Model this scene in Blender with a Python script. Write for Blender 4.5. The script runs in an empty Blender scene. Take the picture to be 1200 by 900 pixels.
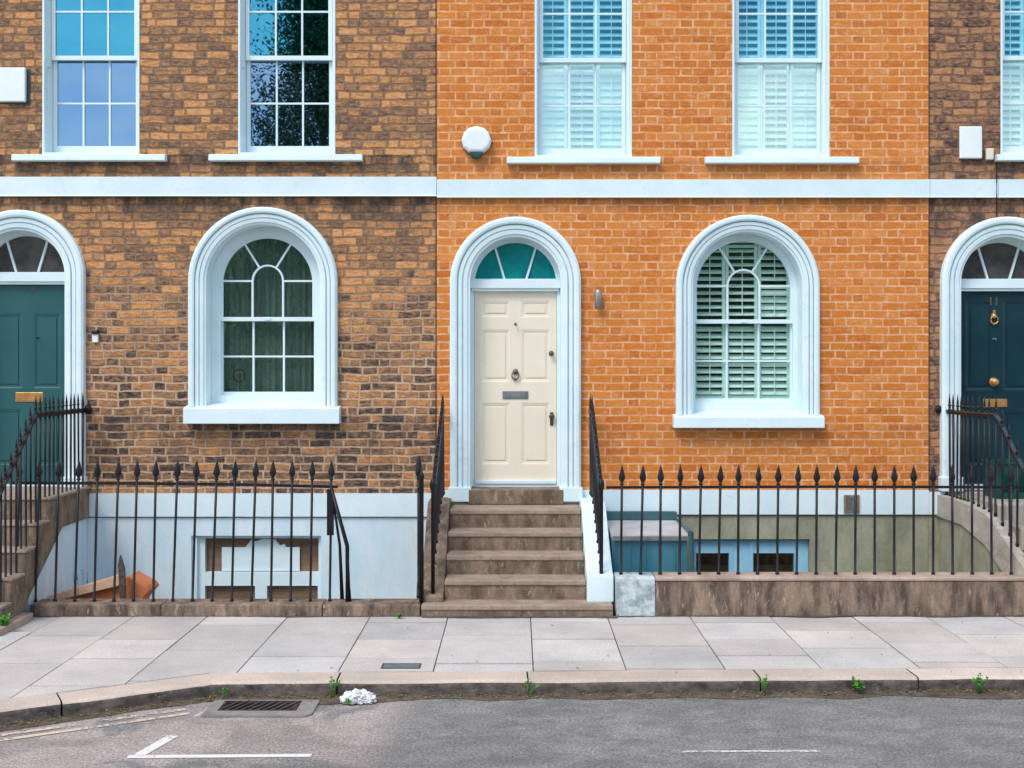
import bpy, bmesh, math, random
from mathutils import Vector, Matrix, noise as mnoise
random.seed(7)
R = math.radians
PI = math.pi
scene = bpy.context.scene
COL = scene.collection

# ------------------------------------------------------------------ node helpers
class T:
    def __init__(s, name):
        s.m = bpy.data.materials.new(name); s.m.use_nodes = True
        s.t = s.m.node_tree; s.t.nodes.clear()
        s.out = s.n('ShaderNodeOutputMaterial')
    def n(s, typ, **kw):
        nd = s.t.nodes.new(typ)
        for k, v in kw.items(): setattr(nd, k, v)
        return nd
    def put(s, sock, v):
        if isinstance(v, bpy.types.NodeSocket): s.t.links.new(v, sock)
        elif v is not None:
            if isinstance(v, (tuple, list)) and len(v) == 3 and sock.type == 'RGBA': v = (*v, 1)
            sock.default_value = v
    def m2(s, op, a, b=None, c=None, clamp=False):
        nd = s.n('ShaderNodeMath', operation=op, use_clamp=clamp)
        s.put(nd.inputs[0], a); s.put(nd.inputs[1], b); s.put(nd.inputs[2], c)
        return nd.outputs[0]
    def mix(s, f, a, b, blend='MIX'):
        nd = s.n('ShaderNodeMix', data_type='RGBA', blend_type=blend)
        s.put(nd.inputs[0], f); s.put(nd.inputs[6], a); s.put(nd.inputs[7], b)
        return nd.outputs[2]
    def obj(s):
        c = s.n('ShaderNodeTexCoord'); return c.outputs['Object']
    def mapped(s, vec, scale=(1, 1, 1)):
        nd = s.n('ShaderNodeMapping'); s.put(nd.inputs[0], vec); nd.inputs['Scale'].default_value = scale
        return nd.outputs[0]
    def rndvec(s):
        oi = s.n('ShaderNodeObjectInfo'); a = s.n('ShaderNodeVectorMath', operation='SCALE')
        v = s.n('ShaderNodeCombineXYZ')
        for i in range(3): s.put(v.inputs[i], oi.outputs['Random'])
        s.put(a.inputs[0], v.outputs[0]); a.inputs['Scale'].default_value = 37.0
        b = s.n('ShaderNodeVectorMath', operation='ADD'); s.put(b.inputs[0], s.obj()); s.put(b.inputs[1], a.outputs[0])
        return b.outputs[0]
    def noise(s, vec, scale, detail=4, rough=.6, dist=0):
        nd = s.n('ShaderNodeTexNoise'); s.put(nd.inputs['Vector'], vec)
        nd.inputs['Scale'].default_value = scale; nd.inputs['Detail'].default_value = detail
        nd.inputs['Roughness'].default_value = rough; nd.inputs['Distortion'].default_value = dist
        return nd.outputs[0]
    def ramp(s, v, stops, interp='LINEAR'):
        nd = s.n('ShaderNodeValToRGB'); s.put(nd.inputs[0], v); cr = nd.color_ramp; cr.interpolation = interp
        while len(cr.elements) < len(stops): cr.elements.new(.5)
        for e, (p, c) in zip(cr.elements, stops):
            e.position = p; e.color = (*c, 1) if len(c) == 3 else c
        return nd.outputs[0]
    def band(s, v, a, b):
        nd = s.n('ShaderNodeMapRange', interpolation_type='SMOOTHSTEP'); s.put(nd.inputs[0], v)
        nd.inputs[1].default_value = a; nd.inputs[2].default_value = b
        return nd.outputs[0]
    def bump(s, h, strength=.3, dist=.01):
        nd = s.n('ShaderNodeBump'); s.put(nd.inputs['Height'], h)
        nd.inputs['Strength'].default_value = strength; nd.inputs['Distance'].default_value = dist
        return nd.outputs[0]
    def pbr(s, col, rough=.6, normal=None, metal=0, spec=.5, coat=0):
        p = s.n('ShaderNodeBsdfPrincipled')
        s.put(p.inputs['Base Color'], col); s.put(p.inputs['Roughness'], rough)
        s.put(p.inputs['Metallic'], metal); s.put(p.inputs['Specular IOR Level'], spec)
        if coat: p.inputs['Coat Weight'].default_value = coat
        if normal is not None: s.put(p.inputs['Normal'], normal)
        s.t.links.new(p.outputs[0], s.out.inputs[0])
        return s.m
def sc3(c, k): return tuple(min(1, x * k) for x in c)

def surf(name, ca, cb, scale=3, rough=.7, bump=.2, bdist=.004, fine=60, cc=None, stretch=(1, 1, 1), spec=.4, metal=0, lo=.35, hi=.65, gr=1.0):
    """generic weathered surface: two or three colours by noise, fine bump"""
    t = T(name); v = t.rndvec(); vs = t.mapped(v, stretch)
    n1 = t.noise(vs, scale, 6, .65)
    col = t.ramp(n1, [(lo, ca), (hi, cb)])
    n2 = t.noise(v, fine, 4, .7)
    col = t.mix(.5 * gr, col, t.ramp(n2, [(.3, (.72, .72, .72)), (.7, (1.15, 1.15, 1.15))]), 'MULTIPLY')
    if cc:
        n3 = t.noise(vs, scale * 2.7, 8, .75, .6)
        col = t.mix(t.band(n3, .56, .66), col, cc)
    h = t.m2('ADD', t.m2('MULTIPLY', n2, .5), n1)
    return t.pbr(col, rough, t.bump(h, bump, bdist), metal, spec)

def brick(name, ramp_stops, mortar, warp=.004, jitter=0., msize=.0045, grime=None, msoft=.003, bw=.355, bstr=.6, spread=.5, edge=False, kbrick=.95, stain=.55, split=None, blotch=None):
    """flemish bond brickwork, each brick its own tone"""
    t = T(name); o = t.obj()
    sp = t.n('ShaderNodeSeparateXYZ'); t.put(sp.inputs[0], o)
    nA = t.noise(o, 5, 3); nB = t.noise(t.mapped(o, (1, 1, 1)), 3.1, 3)
    nF = t.noise(o, 45, 4, .7)
    x = t.m2('ADD', sp.outputs[0], sp.outputs[1])
    x = t.m2('ADD', x, t.m2('MULTIPLY', t.m2('SUBTRACT', nF, .5), warp * 2))
    z = t.m2('ADD', sp.outputs[2], t.m2('MULTIPLY', t.m2('SUBTRACT', nB, .5), warp * 5))
    z = t.m2('ADD', z, t.m2('MULTIPLY', t.m2('SUBTRACT', nF, .5), warp * 1.5))
    v = t.m2('DIVIDE', z, .083); row = t.m2('FLOOR', v); fv = t.m2('FRACT', v)
    wr = t.n('ShaderNodeTexWhiteNoise', noise_dimensions='1D'); t.put(wr.inputs['W'], row)
    u = t.m2('ADD', t.m2('DIVIDE', x, bw), t.m2('MULTIPLY', t.m2('FLOORED_MODULO', row, 2.0), .5))
    u = t.m2('ADD', u, t.m2('MULTIPLY', wr.outputs[0], jitter))
    jv = t.n('ShaderNodeCombineXYZ'); t.put(jv.inputs[0], t.m2('MULTIPLY', x, 1.6)); t.put(jv.inputs[1], t.m2('MULTIPLY', row, 7.31))
    u = t.m2('ADD', u, t.m2('MULTIPLY', t.noise(jv.outputs[0], 1.0, 2), jitter * .5 + .25))
    cell = t.m2('FLOOR', u); f = t.m2('FRACT', u)
    head = t.m2('GREATER_THAN', f, .667)
    du = t.m2('MINIMUM', t.m2('MINIMUM', f, t.m2('SUBTRACT', 1.0, f)), t.m2('ABSOLUTE', t.m2('SUBTRACT', f, .667)))
    du = t.m2('MULTIPLY', du, bw)
    dv = t.m2('MULTIPLY', t.m2('MINIMUM', fv, t.m2('SUBTRACT', 1.0, fv)), .083)
    d = t.m2('MINIMUM', du, dv)
    d = t.m2('ADD', d, t.m2('MULTIPLY', t.m2('SUBTRACT', nF, .5), .005))
    mask = t.band(d, msize, msize + msoft)                       # 1 on brick, 0 in joint
    idv = t.n('ShaderNodeCombineXYZ'); t.put(idv.inputs[0], t.m2('ADD', t.m2('MULTIPLY', cell, 2.0), head)); t.put(idv.inputs[1], row)
    wn = t.n('ShaderNodeTexWhiteNoise', noise_dimensions='2D'); t.put(wn.inputs['Vector'], idv.outputs[0])
    big = t.noise(o, .9, 4)
    val = t.m2('ADD', wn.outputs[0], t.m2('MULTIPLY', t.m2('SUBTRACT', big, .5), .55), clamp=True)
    nS = t.noise(t.mapped(o, (1, 1, 2.6)), 13, 6, .78, .5)
    val = t.m2('ADD', t.m2('MULTIPLY', t.m2('SUBTRACT', val, .5), kbrick), .5)
    val = t.m2('ADD', val, t.m2('MULTIPLY', t.m2('SUBTRACT', nS, .5), spread * 1.6))
    val = t.m2('ADD', val, t.m2('MULTIPLY', t.m2('SUBTRACT', nF, .5), .35), clamp=True)
    if split:                                                    # repointed pale joints low down, old dark joints and redder bricks above
        up = t.band(t.m2('ADD', sp.outputs[2], t.m2('MULTIPLY', t.m2('SUBTRACT', t.noise(o, 1.1, 5, .7), .5), 2.2)), split[0], split[1])
        val = t.m2('ADD', val, t.m2('ADD', split[2], t.m2('MULTIPLY', up, split[3])), clamp=True)
    bc = t.ramp(val, ramp_stops)
    bc = t.mix(.8, bc, t.ramp(t.noise(o, 120, 3, .7), [(.3, (.62, .62, .62)), (.7, (1.28, 1.28, 1.28))]), 'MULTIPLY')
    if blotch:
        nb = t.noise(t.mapped(o, (1, 1, 1.8)), 9, 7, .8, .3)
        bc = t.mix(t.m2('MULTIPLY', t.band(nb, .5, .68), blotch[1]), bc, blotch[0])
        nd = t.noise(t.mapped(o, (1, 1, 1.6)), 14, 6, .8, .6)
        bc = t.mix(t.m2('MULTIPLY', t.band(nd, .6, .72), blotch[3]), bc, blotch[2])
    mc = t.mix(t.noise(o, 9, 3), mortar, sc3(mortar, .7))
    if split: mc = t.mix(t.m2('MULTIPLY', up, .85), mc, (.12, .075, .052))
    mc = t.mix(t.band(t.noise(o, 6, 6, .75), .36, .6), mc, t.mix(stain, mc, bc))   # joints partly stained to the brick's tone
    col = t.mix(mask, mc, bc)
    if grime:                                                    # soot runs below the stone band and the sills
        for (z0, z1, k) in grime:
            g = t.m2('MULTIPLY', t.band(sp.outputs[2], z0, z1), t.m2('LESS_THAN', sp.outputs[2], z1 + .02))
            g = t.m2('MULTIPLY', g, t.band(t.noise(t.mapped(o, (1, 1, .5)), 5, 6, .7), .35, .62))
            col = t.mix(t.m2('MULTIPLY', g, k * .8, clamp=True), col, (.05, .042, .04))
    if edge:                                                     # sooty open joint where this front meets its neighbours
        e = t.m2('SUBTRACT', 1.0, t.band(t.m2('MINIMUM', t.m2('ABSOLUTE', sp.outputs[0]), t.m2('ABSOLUTE', t.m2('SUBTRACT', sp.outputs[0], 576 / 114.0))), .008, .028))
        col = t.mix(t.m2('MULTIPLY', e, .8), col, (.04, .03, .028))
    h = t.m2('ADD', mask, t.m2('MULTIPLY', nF, .5))
    h = t.m2('ADD', h, t.m2('MULTIPLY', wn.outputs[0], .35))
    return t.pbr(col, .85, t.bump(h, bstr, .008), 0, .25)

def glass(name, gloss=(.8, .95, 1), tint=(.6, .8, .8), fac=.35, bump=.02):
    t = T(name)
    v = t.rndvec(); nb = t.bump(t.noise(v, 2.2, 2, .5), bump, .05)
    g = t.n('ShaderNodeBsdfGlossy'); t.put(g.inputs[0], gloss); g.inputs['Roughness'].default_value = .01; t.put(g.inputs['Normal'], nb)
    tr = t.n('ShaderNodeBsdfTransparent'); t.put(tr.inputs[0], tint)
    mx = t.n('ShaderNodeMixShader'); mx.inputs[0].default_value = fac
    t.t.links.new(tr.outputs[0], mx.inputs[1]); t.t.links.new(g.outputs[0], mx.inputs[2]); t.t.links.new(mx.outputs[0], t.out.inputs[0])
    return t.m

def slabmat(name, base, rough=.75, joint_dark=False, stain=(.35, .3, .26)):
    t = T(name); o = t.obj()
    a = t.n('ShaderNodeAttribute', attribute_name='tint')
    n1 = t.noise(o, 1.6, 6, .65); n2 = t.noise(o, 70, 4, .75); n3 = t.noise(t.mapped(o, (1, 2.2, 1)), 5, 8, .75, .5)
    col = t.mix(1, base, a.outputs['Color'], 'MULTIPLY')
    col = t.mix(1, col, t.ramp(n1, [(.3, (.8, .8, .81)), (.7, (1.12, 1.09, 1.05))]), 'MULTIPLY')
    col = t.mix(1, col, t.ramp(n2, [(.3, (.74, .74, .74)), (.7, (1.18, 1.18, 1.18))]), 'MULTIPLY')
    col = t.mix(t.m2('MULTIPLY', t.band(n3, .55, .72), .45), col, stain)
    h = t.m2('ADD', t.m2('MULTIPLY', n2, .4), n3)
    return t.pbr(col, rough, t.bump(h, .35, .006), 0, .35)

M = {}
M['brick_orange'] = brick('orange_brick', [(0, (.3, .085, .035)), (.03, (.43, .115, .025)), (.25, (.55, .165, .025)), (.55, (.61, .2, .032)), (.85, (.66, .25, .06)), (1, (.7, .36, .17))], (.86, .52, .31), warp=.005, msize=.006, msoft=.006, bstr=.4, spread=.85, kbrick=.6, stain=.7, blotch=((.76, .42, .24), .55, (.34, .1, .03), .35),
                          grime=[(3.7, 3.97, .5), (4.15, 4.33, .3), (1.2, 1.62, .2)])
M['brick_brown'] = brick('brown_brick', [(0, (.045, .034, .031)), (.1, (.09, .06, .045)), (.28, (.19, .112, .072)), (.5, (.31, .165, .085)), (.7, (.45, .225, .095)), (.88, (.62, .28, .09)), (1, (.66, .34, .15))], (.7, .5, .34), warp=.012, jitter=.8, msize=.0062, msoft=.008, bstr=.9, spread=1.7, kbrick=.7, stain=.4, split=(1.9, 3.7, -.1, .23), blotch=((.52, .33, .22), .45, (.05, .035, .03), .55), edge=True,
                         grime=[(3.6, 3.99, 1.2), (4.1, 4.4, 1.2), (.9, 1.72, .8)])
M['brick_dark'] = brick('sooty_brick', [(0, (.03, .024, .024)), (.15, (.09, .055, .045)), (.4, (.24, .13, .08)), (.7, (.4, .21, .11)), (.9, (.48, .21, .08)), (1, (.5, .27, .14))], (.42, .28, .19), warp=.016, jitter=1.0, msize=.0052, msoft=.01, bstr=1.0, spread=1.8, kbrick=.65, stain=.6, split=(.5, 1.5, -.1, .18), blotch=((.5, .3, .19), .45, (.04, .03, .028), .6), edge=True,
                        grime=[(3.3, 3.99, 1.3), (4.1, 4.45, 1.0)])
M['white_paint'] = surf('white_paint', (.65, .8, .835), (.73, .86, .885), 2, .45, .1, .002, 40, gr=.15)
M['white_stucco'] = surf('white_stucco', (.63, .785, .825), (.73, .855, .88), 1.8, .6, .12, .003, 30, cc=(.62, .74, .77), gr=.15)
M['stucco_worn'] = surf('worn_white_render', (.56, .74, .82), (.76, .86, .9), 1.8, .75, .25, .005, 35, cc=(.7, .7, .66), stretch=(1.6, 1.6, .45), gr=.4)
M['olive_render'] = surf('olive_render', (.22, .225, .16), (.4, .39, .28), 2.5, .85, .4, .006, 40, cc=(.3, .33, .28), stretch=(1.5, 1.5, .7))
M['cement'] = surf('cement', (.34, .31, .26), (.48, .45, .39), 4, .85, .4, .006, 45, cc=(.56, .53, .47))
M['stone_brown'] = surf('brown_stone', (.115, .082, .058), (.28, .205, .145), 4, .85, .6, .008, 50, cc=(.38, .28, .2), stretch=(1.6, 1.6, .8), gr=1.7, lo=.38, hi=.62)
M['stone_tread'] = surf('worn_step_stone', (.26, .195, .145), (.4, .31, .24), 4, .8, .4, .005, 50, cc=(.2, .145, .11), gr=1.4)
M['stone_wall'] = surf('streaked_coping_stone', (.085, .062, .048), (.3, .215, .155), 3, .85, .6, .008, 45, cc=(.42, .33, .26), stretch=(3, 3, .7), gr=1.7, lo=.38, hi=.62)
M['stone_coping'] = surf('coping_top_stone', (.3, .22, .17), (.5, .39, .32), 3, .85, .4, .006, 35)
M['stone_painted'] = surf('patchy_painted_stone', (.27, .34, .37), (.56, .63, .64), 8, .8, .5, .006, 45, cc=(.62, .6, .55), gr=1.3, lo=.42, hi=.58)
M['iron'] = surf('black_iron', (.006, .006, .008), (.014, .013, .017), 6, .42, .3, .002, 60, spec=.3, gr=.15)
M['gloss_iron'] = surf('gloss_handrail', (.01, .02, .03), (.03, .05, .06), 6, .2, .15, .002, 30, spec=.9, gr=.15)
M['cream'] = surf('cream_paint', (.78, .7, .565), (.83, .75, .61), 1.5, .42, .1, .002, 30, gr=.15)
M['teal_door'] = surf('teal_paint', (.02, .092, .1), (.03, .12, .125), 1.2, .3, .1, .002, 30, gr=.15)
M['navy_door'] = surf('navy_paint', (.006, .03, .045), (.01, .048, .062), 1.2, .25, .1, .002, 30, gr=.15)
M['brass'] = surf('brass', (.55, .27, .08), (.75, .42, .17), 8, .35, .1, .002, 30, metal=.7)
M['bronze'] = surf('aged_bronze', (.11, .09, .07), (.2, .16, .12), 8, .4, .1, .002, 30, metal=.7)
M['pewter'] = surf('grey_metal', (.24, .26, .26), (.36, .38, .38), 8, .4, .1, .002, 30, metal=.7)
M['white_plastic'] = surf('white_plastic', (.72, .8, .8), (.8, .86, .85), 2, .4, .03, .001, 20, gr=.15)
M['ivory_plastic'] = surf('ivory_plastic', (.68, .64, .54), (.75, .7, .6), 2, .5, .03, .001, 20, gr=.15)
M['dark_teal_plastic'] = surf('dark_teal_plastic', (.01, .05, .065), (.015, .07, .085), 2, .3, .03, .001, 20, gr=.15)
M['black_plastic'] = surf('black_plastic', (.015, .015, .015), (.03, .03, .03), 2, .4, .03, .001, 20)
M['teal_panel'] = surf('teal_panel', (.04, .17, .23), (.07, .24, .31), 1.6, .4, .1, .003, 20, stretch=(3, 3, .5), gr=.15)
M['dark_teal'] = surf('dark_teal_trim', (.03, .09, .11), (.05, .13, .15), 3, .45, .1, .003, 20, gr=.15)
M['grey_roof'] = surf('grey_felt', (.38, .4, .42), (.52, .54, .55), 4, .7, .2, .003, 30, gr=.15)
M['blue_frame'] = surf('pale_blue_paint', (.26, .55, .74), (.36, .64, .8), 4, .5, .15, .002, 30, gr=.15)
M['board'] = surf('weathered_board', (.13, .075, .045), (.26, .16, .1), 4, .8, .3, .004, 40, stretch=(.4, 1, 3))
M['terracotta'] = surf('terracotta_board', (.5, .15, .06), (.66, .23, .09), 3, .8, .3, .004, 40, cc=(.4, .15, .07))
M['pale_timber'] = surf('pale_timber', (.72, .44, .28), (.8, .54, .36), 3, .7, .3, .003, 40, stretch=(.4, 3, 3))
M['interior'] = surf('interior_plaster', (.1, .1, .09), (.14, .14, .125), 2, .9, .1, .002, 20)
M['shutter'] = surf('shutter_paint', (.8, .88, .86), (.84, .9, .88), 2, .45, .03, .001, 20, gr=.15)
M['slate'] = surf('roof_slate', (.06, .065, .075), (.11, .115, .125), 5, .6, .3, .005, 20, stretch=(1, 3, 3))
M['green_plastic'] = surf('green_plastic', (.004, .05, .04), (.008, .085, .065), 3, .4, .1, .002, 20)
M['leaf'] = surf('weed_leaf', (.05, .2, .02), (.11, .36, .035), 30, .55, .1, .002, 30)
M['dry_leaf'] = surf('dry_leaf', (.16, .1, .03), (.36, .25, .07), 20, .8, .1, .002, 30)
M['dry_stem'] = surf('dry_stem', (.07, .05, .045), (.16, .12, .1), 20, .9, .1, .002, 30)
M['moss'] = surf('moss', (.05, .12, .015), (.16, .2, .04), 15, .9, .3, .004, 60)
M['tree_leaf'] = surf('tree_leaf', (.06, .12, .05), (.12, .2, .09), .8, .6, .1, .002, 20)
M['bark'] = surf('bark', (.06, .045, .035), (.12, .095, .07), 6, .9, .5, .01, 30, stretch=(3, 3, .5))
M['lawn'] = surf('lawn', (.04, .08, .02), (.08, .13, .03), 3, .9, .3, .02, 20)
M['paper'] = surf('crumpled_paper', (.55, .56, .55), (.76, .77, .76), 9, .6, .3, .004, 40)
M['cover_metal'] = surf('cover_metal', (.12, .17, .2), (.22, .28, .31), 9, .45, .3, .003, 40, metal=.4)
M['grate_metal'] = surf('grate_metal', (.05, .042, .04), (.1, .085, .08), 9, .6, .3, .003, 40, metal=.3)
M['concrete'] = surf('gully_concrete', (.19, .17, .16), (.29, .265, .25), 7, .85, .4, .004, 50, cc=(.3, .27, .25))
M['dirt'] = surf('gutter_dirt', (.06, .045, .035), (.14, .11, .085), 9, .95, .6, .006, 50, cc=(.2, .15, .08))
M['red_ring'] = surf('red_ring', (.3, .03, .05), (.4, .05, .07), 3, .6, .05, .001, 20)
M['curtain'] = surf('net_curtain', (.55, .63, .6), (.75, .8, .77), 3, .9, .1, .004, 30, stretch=(9, 9, .3))
M['slab'] = slabmat('york_stone_slab', (.55, .53, .515))
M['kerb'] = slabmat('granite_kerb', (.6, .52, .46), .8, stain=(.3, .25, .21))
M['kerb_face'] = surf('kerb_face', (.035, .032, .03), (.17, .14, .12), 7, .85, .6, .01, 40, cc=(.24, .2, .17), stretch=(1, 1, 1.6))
M['joint'] = surf('joint_grit', (.08, .07, .06), (.14, .12, .1), 9, .95, .3, .004, 40)
M['glass_sky'] = glass('sky_blue_pane', (.12, .58, .76), (.3, .4, .45), .46, .012)
M['glass_violet'] = glass('violet_blue_pane', (.36, .6, .84), (.3, .35, .45), .42, .01)
M['glass_teal'] = glass('teal_tinted_pane', (.2, .75, .95), (.84, .97, 1), .1, .004)
M['glass_pale'] = glass('pale_pane', (.8, 1, .93), (.95, 1, .99), .24, .004)
M['glass_clear'] = glass('clear_pane', (.75, .95, .9), (.93, 1, .97), .1, .004)
M['glass_dark'] = glass('dark_green_pane', (.8, .92, .88), (.72, .79, .77), .3, .008)
M['glass_fan'] = glass('grey_pane', (.8, .8, .78), (.3, .3, .3), .42, .004)
M['fan_grey'] = surf('grey_fanlight_glass', (.05, .047, .047), (.1, .095, .09), 5, .1, .02, .001, 10, gr=.2)
M['glass_fan_teal'] = surf('teal_fanlight_glass', (.004, .16, .175), (.01, .27, .27), 3, .08, .02, .001, 10, gr=.1)
def asphalt():
    t = T('worn_asphalt'); o = t.obj()
    sp = t.n('ShaderNodeSeparateXYZ'); t.put(sp.inputs[0], o)
    n1 = t.noise(o, .8, 5, .6); n2 = t.noise(o, 55, 3, .8); n3 = t.noise(t.mapped(o, (.8, 1.3, 1)), 3.2, 9, .8, .5)
    vo = t.n('ShaderNodeTexVoronoi'); t.put(vo.inputs[0], o); vo.inputs['Scale'].default_value = 90
    grey = t.mix(t.band(n3, .35, .65), (.15, .147, .142), (.25, .243, .232))
    pink = t.mix(t.band(n3, .35, .65), (.33, .27, .25), (.43, .365, .34))
    edge = t.m2('ADD', sp.outputs[0], t.m2('MULTIPLY', t.m2('SUBTRACT', n3, .5), .9))
    edge = t.m2('ADD', edge, t.m2('MULTIPLY', sp.outputs[1], -.1))
    left = t.m2('SUBTRACT', 1.0, t.band(edge, -.55, -.25))
    n4 = t.noise(o, 1.1, 7, .65, .4)
    pk = t.m2('MULTIPLY', left, t.band(n4, .4, .47))
    col = t.mix(t.m2('MULTIPLY', pk, .78), grey, pink)
    pat = t.m2('MULTIPLY', t.band(t.noise(o, .7, 3, .5), .5, .53), .3)
    col = t.mix(pat, col, (.12, .118, .115))
    col = t.mix(1, col, t.ramp(n2, [(.25, (.35, .35, .35)), (.5, (1, 1, 1)), (.75, (2.0, 1.98, 1.93))]), 'MULTIPLY')
    col = t.mix(t.m2('MULTIPLY', t.band(vo.outputs['Color'], .8, .95), .35), col, (.42, .4, .38))
    cr = t.n('ShaderNodeTexVoronoi', feature='DISTANCE_TO_EDGE'); wv = t.n('ShaderNodeVectorMath', operation='ADD')
    nd = t.n('ShaderNodeTexNoise'); t.put(nd.inputs['Vector'], o); nd.inputs['Scale'].default_value = 2.5; nd.inputs['Detail'].default_value = 6
    t.put(wv.inputs[0], o); t.put(wv.inputs[1], nd.outputs['Color']); t.put(cr.inputs['Vector'], wv.outputs[0]); cr.inputs['Scale'].default_value = .8
    crack = t.m2('SUBTRACT', 1.0, t.band(cr.outputs['Distance'], .004, .012))
    col = t.mix(t.m2('MULTIPLY', t.m2('MULTIPLY', crack, t.band(n1, .5, .6)), .15), col, (.05, .045, .04))
    h = t.m2('ADD', n2, t.m2('MULTIPLY', n3, .4))
    return t.pbr(col, .85, t.bump(h, .6, .01), 0, .3)
M['asphalt'] = asphalt()
def roadpaint(name, c, wear):
    t = T(name); o = t.obj(); n = t.noise(o, 28, 6, .8); n2 = t.noise(o, 3, 3)
    f = t.band(t.m2('ADD', n, t.m2('MULTIPLY', t.m2('SUBTRACT', n2, .5), .5)), wear, wear + .08)
    b = t.n('ShaderNodeBsdfPrincipled'); t.put(b.inputs['Base Color'], c); b.inputs['Roughness'].default_value = .7
    tr = t.n('ShaderNodeBsdfTransparent'); mx = t.n('ShaderNodeMixShader'); t.put(mx.inputs[0], f)
    t.t.links.new(tr.outputs[0], mx.inputs[1]); t.t.links.new(b.outputs[0], mx.inputs[2]); t.t.links.new(mx.outputs[0], t.out.inputs[0])
    return t.m
M['line_white'] = roadpaint('worn_white_line', (.72, .7, .69), .33)
M['line_thin'] = roadpaint('worn_thin_line', (.62, .6, .58), .42)
M['line_yellow'] = roadpaint('worn_yellow_line', (.62, .5, .4), .44)

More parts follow.
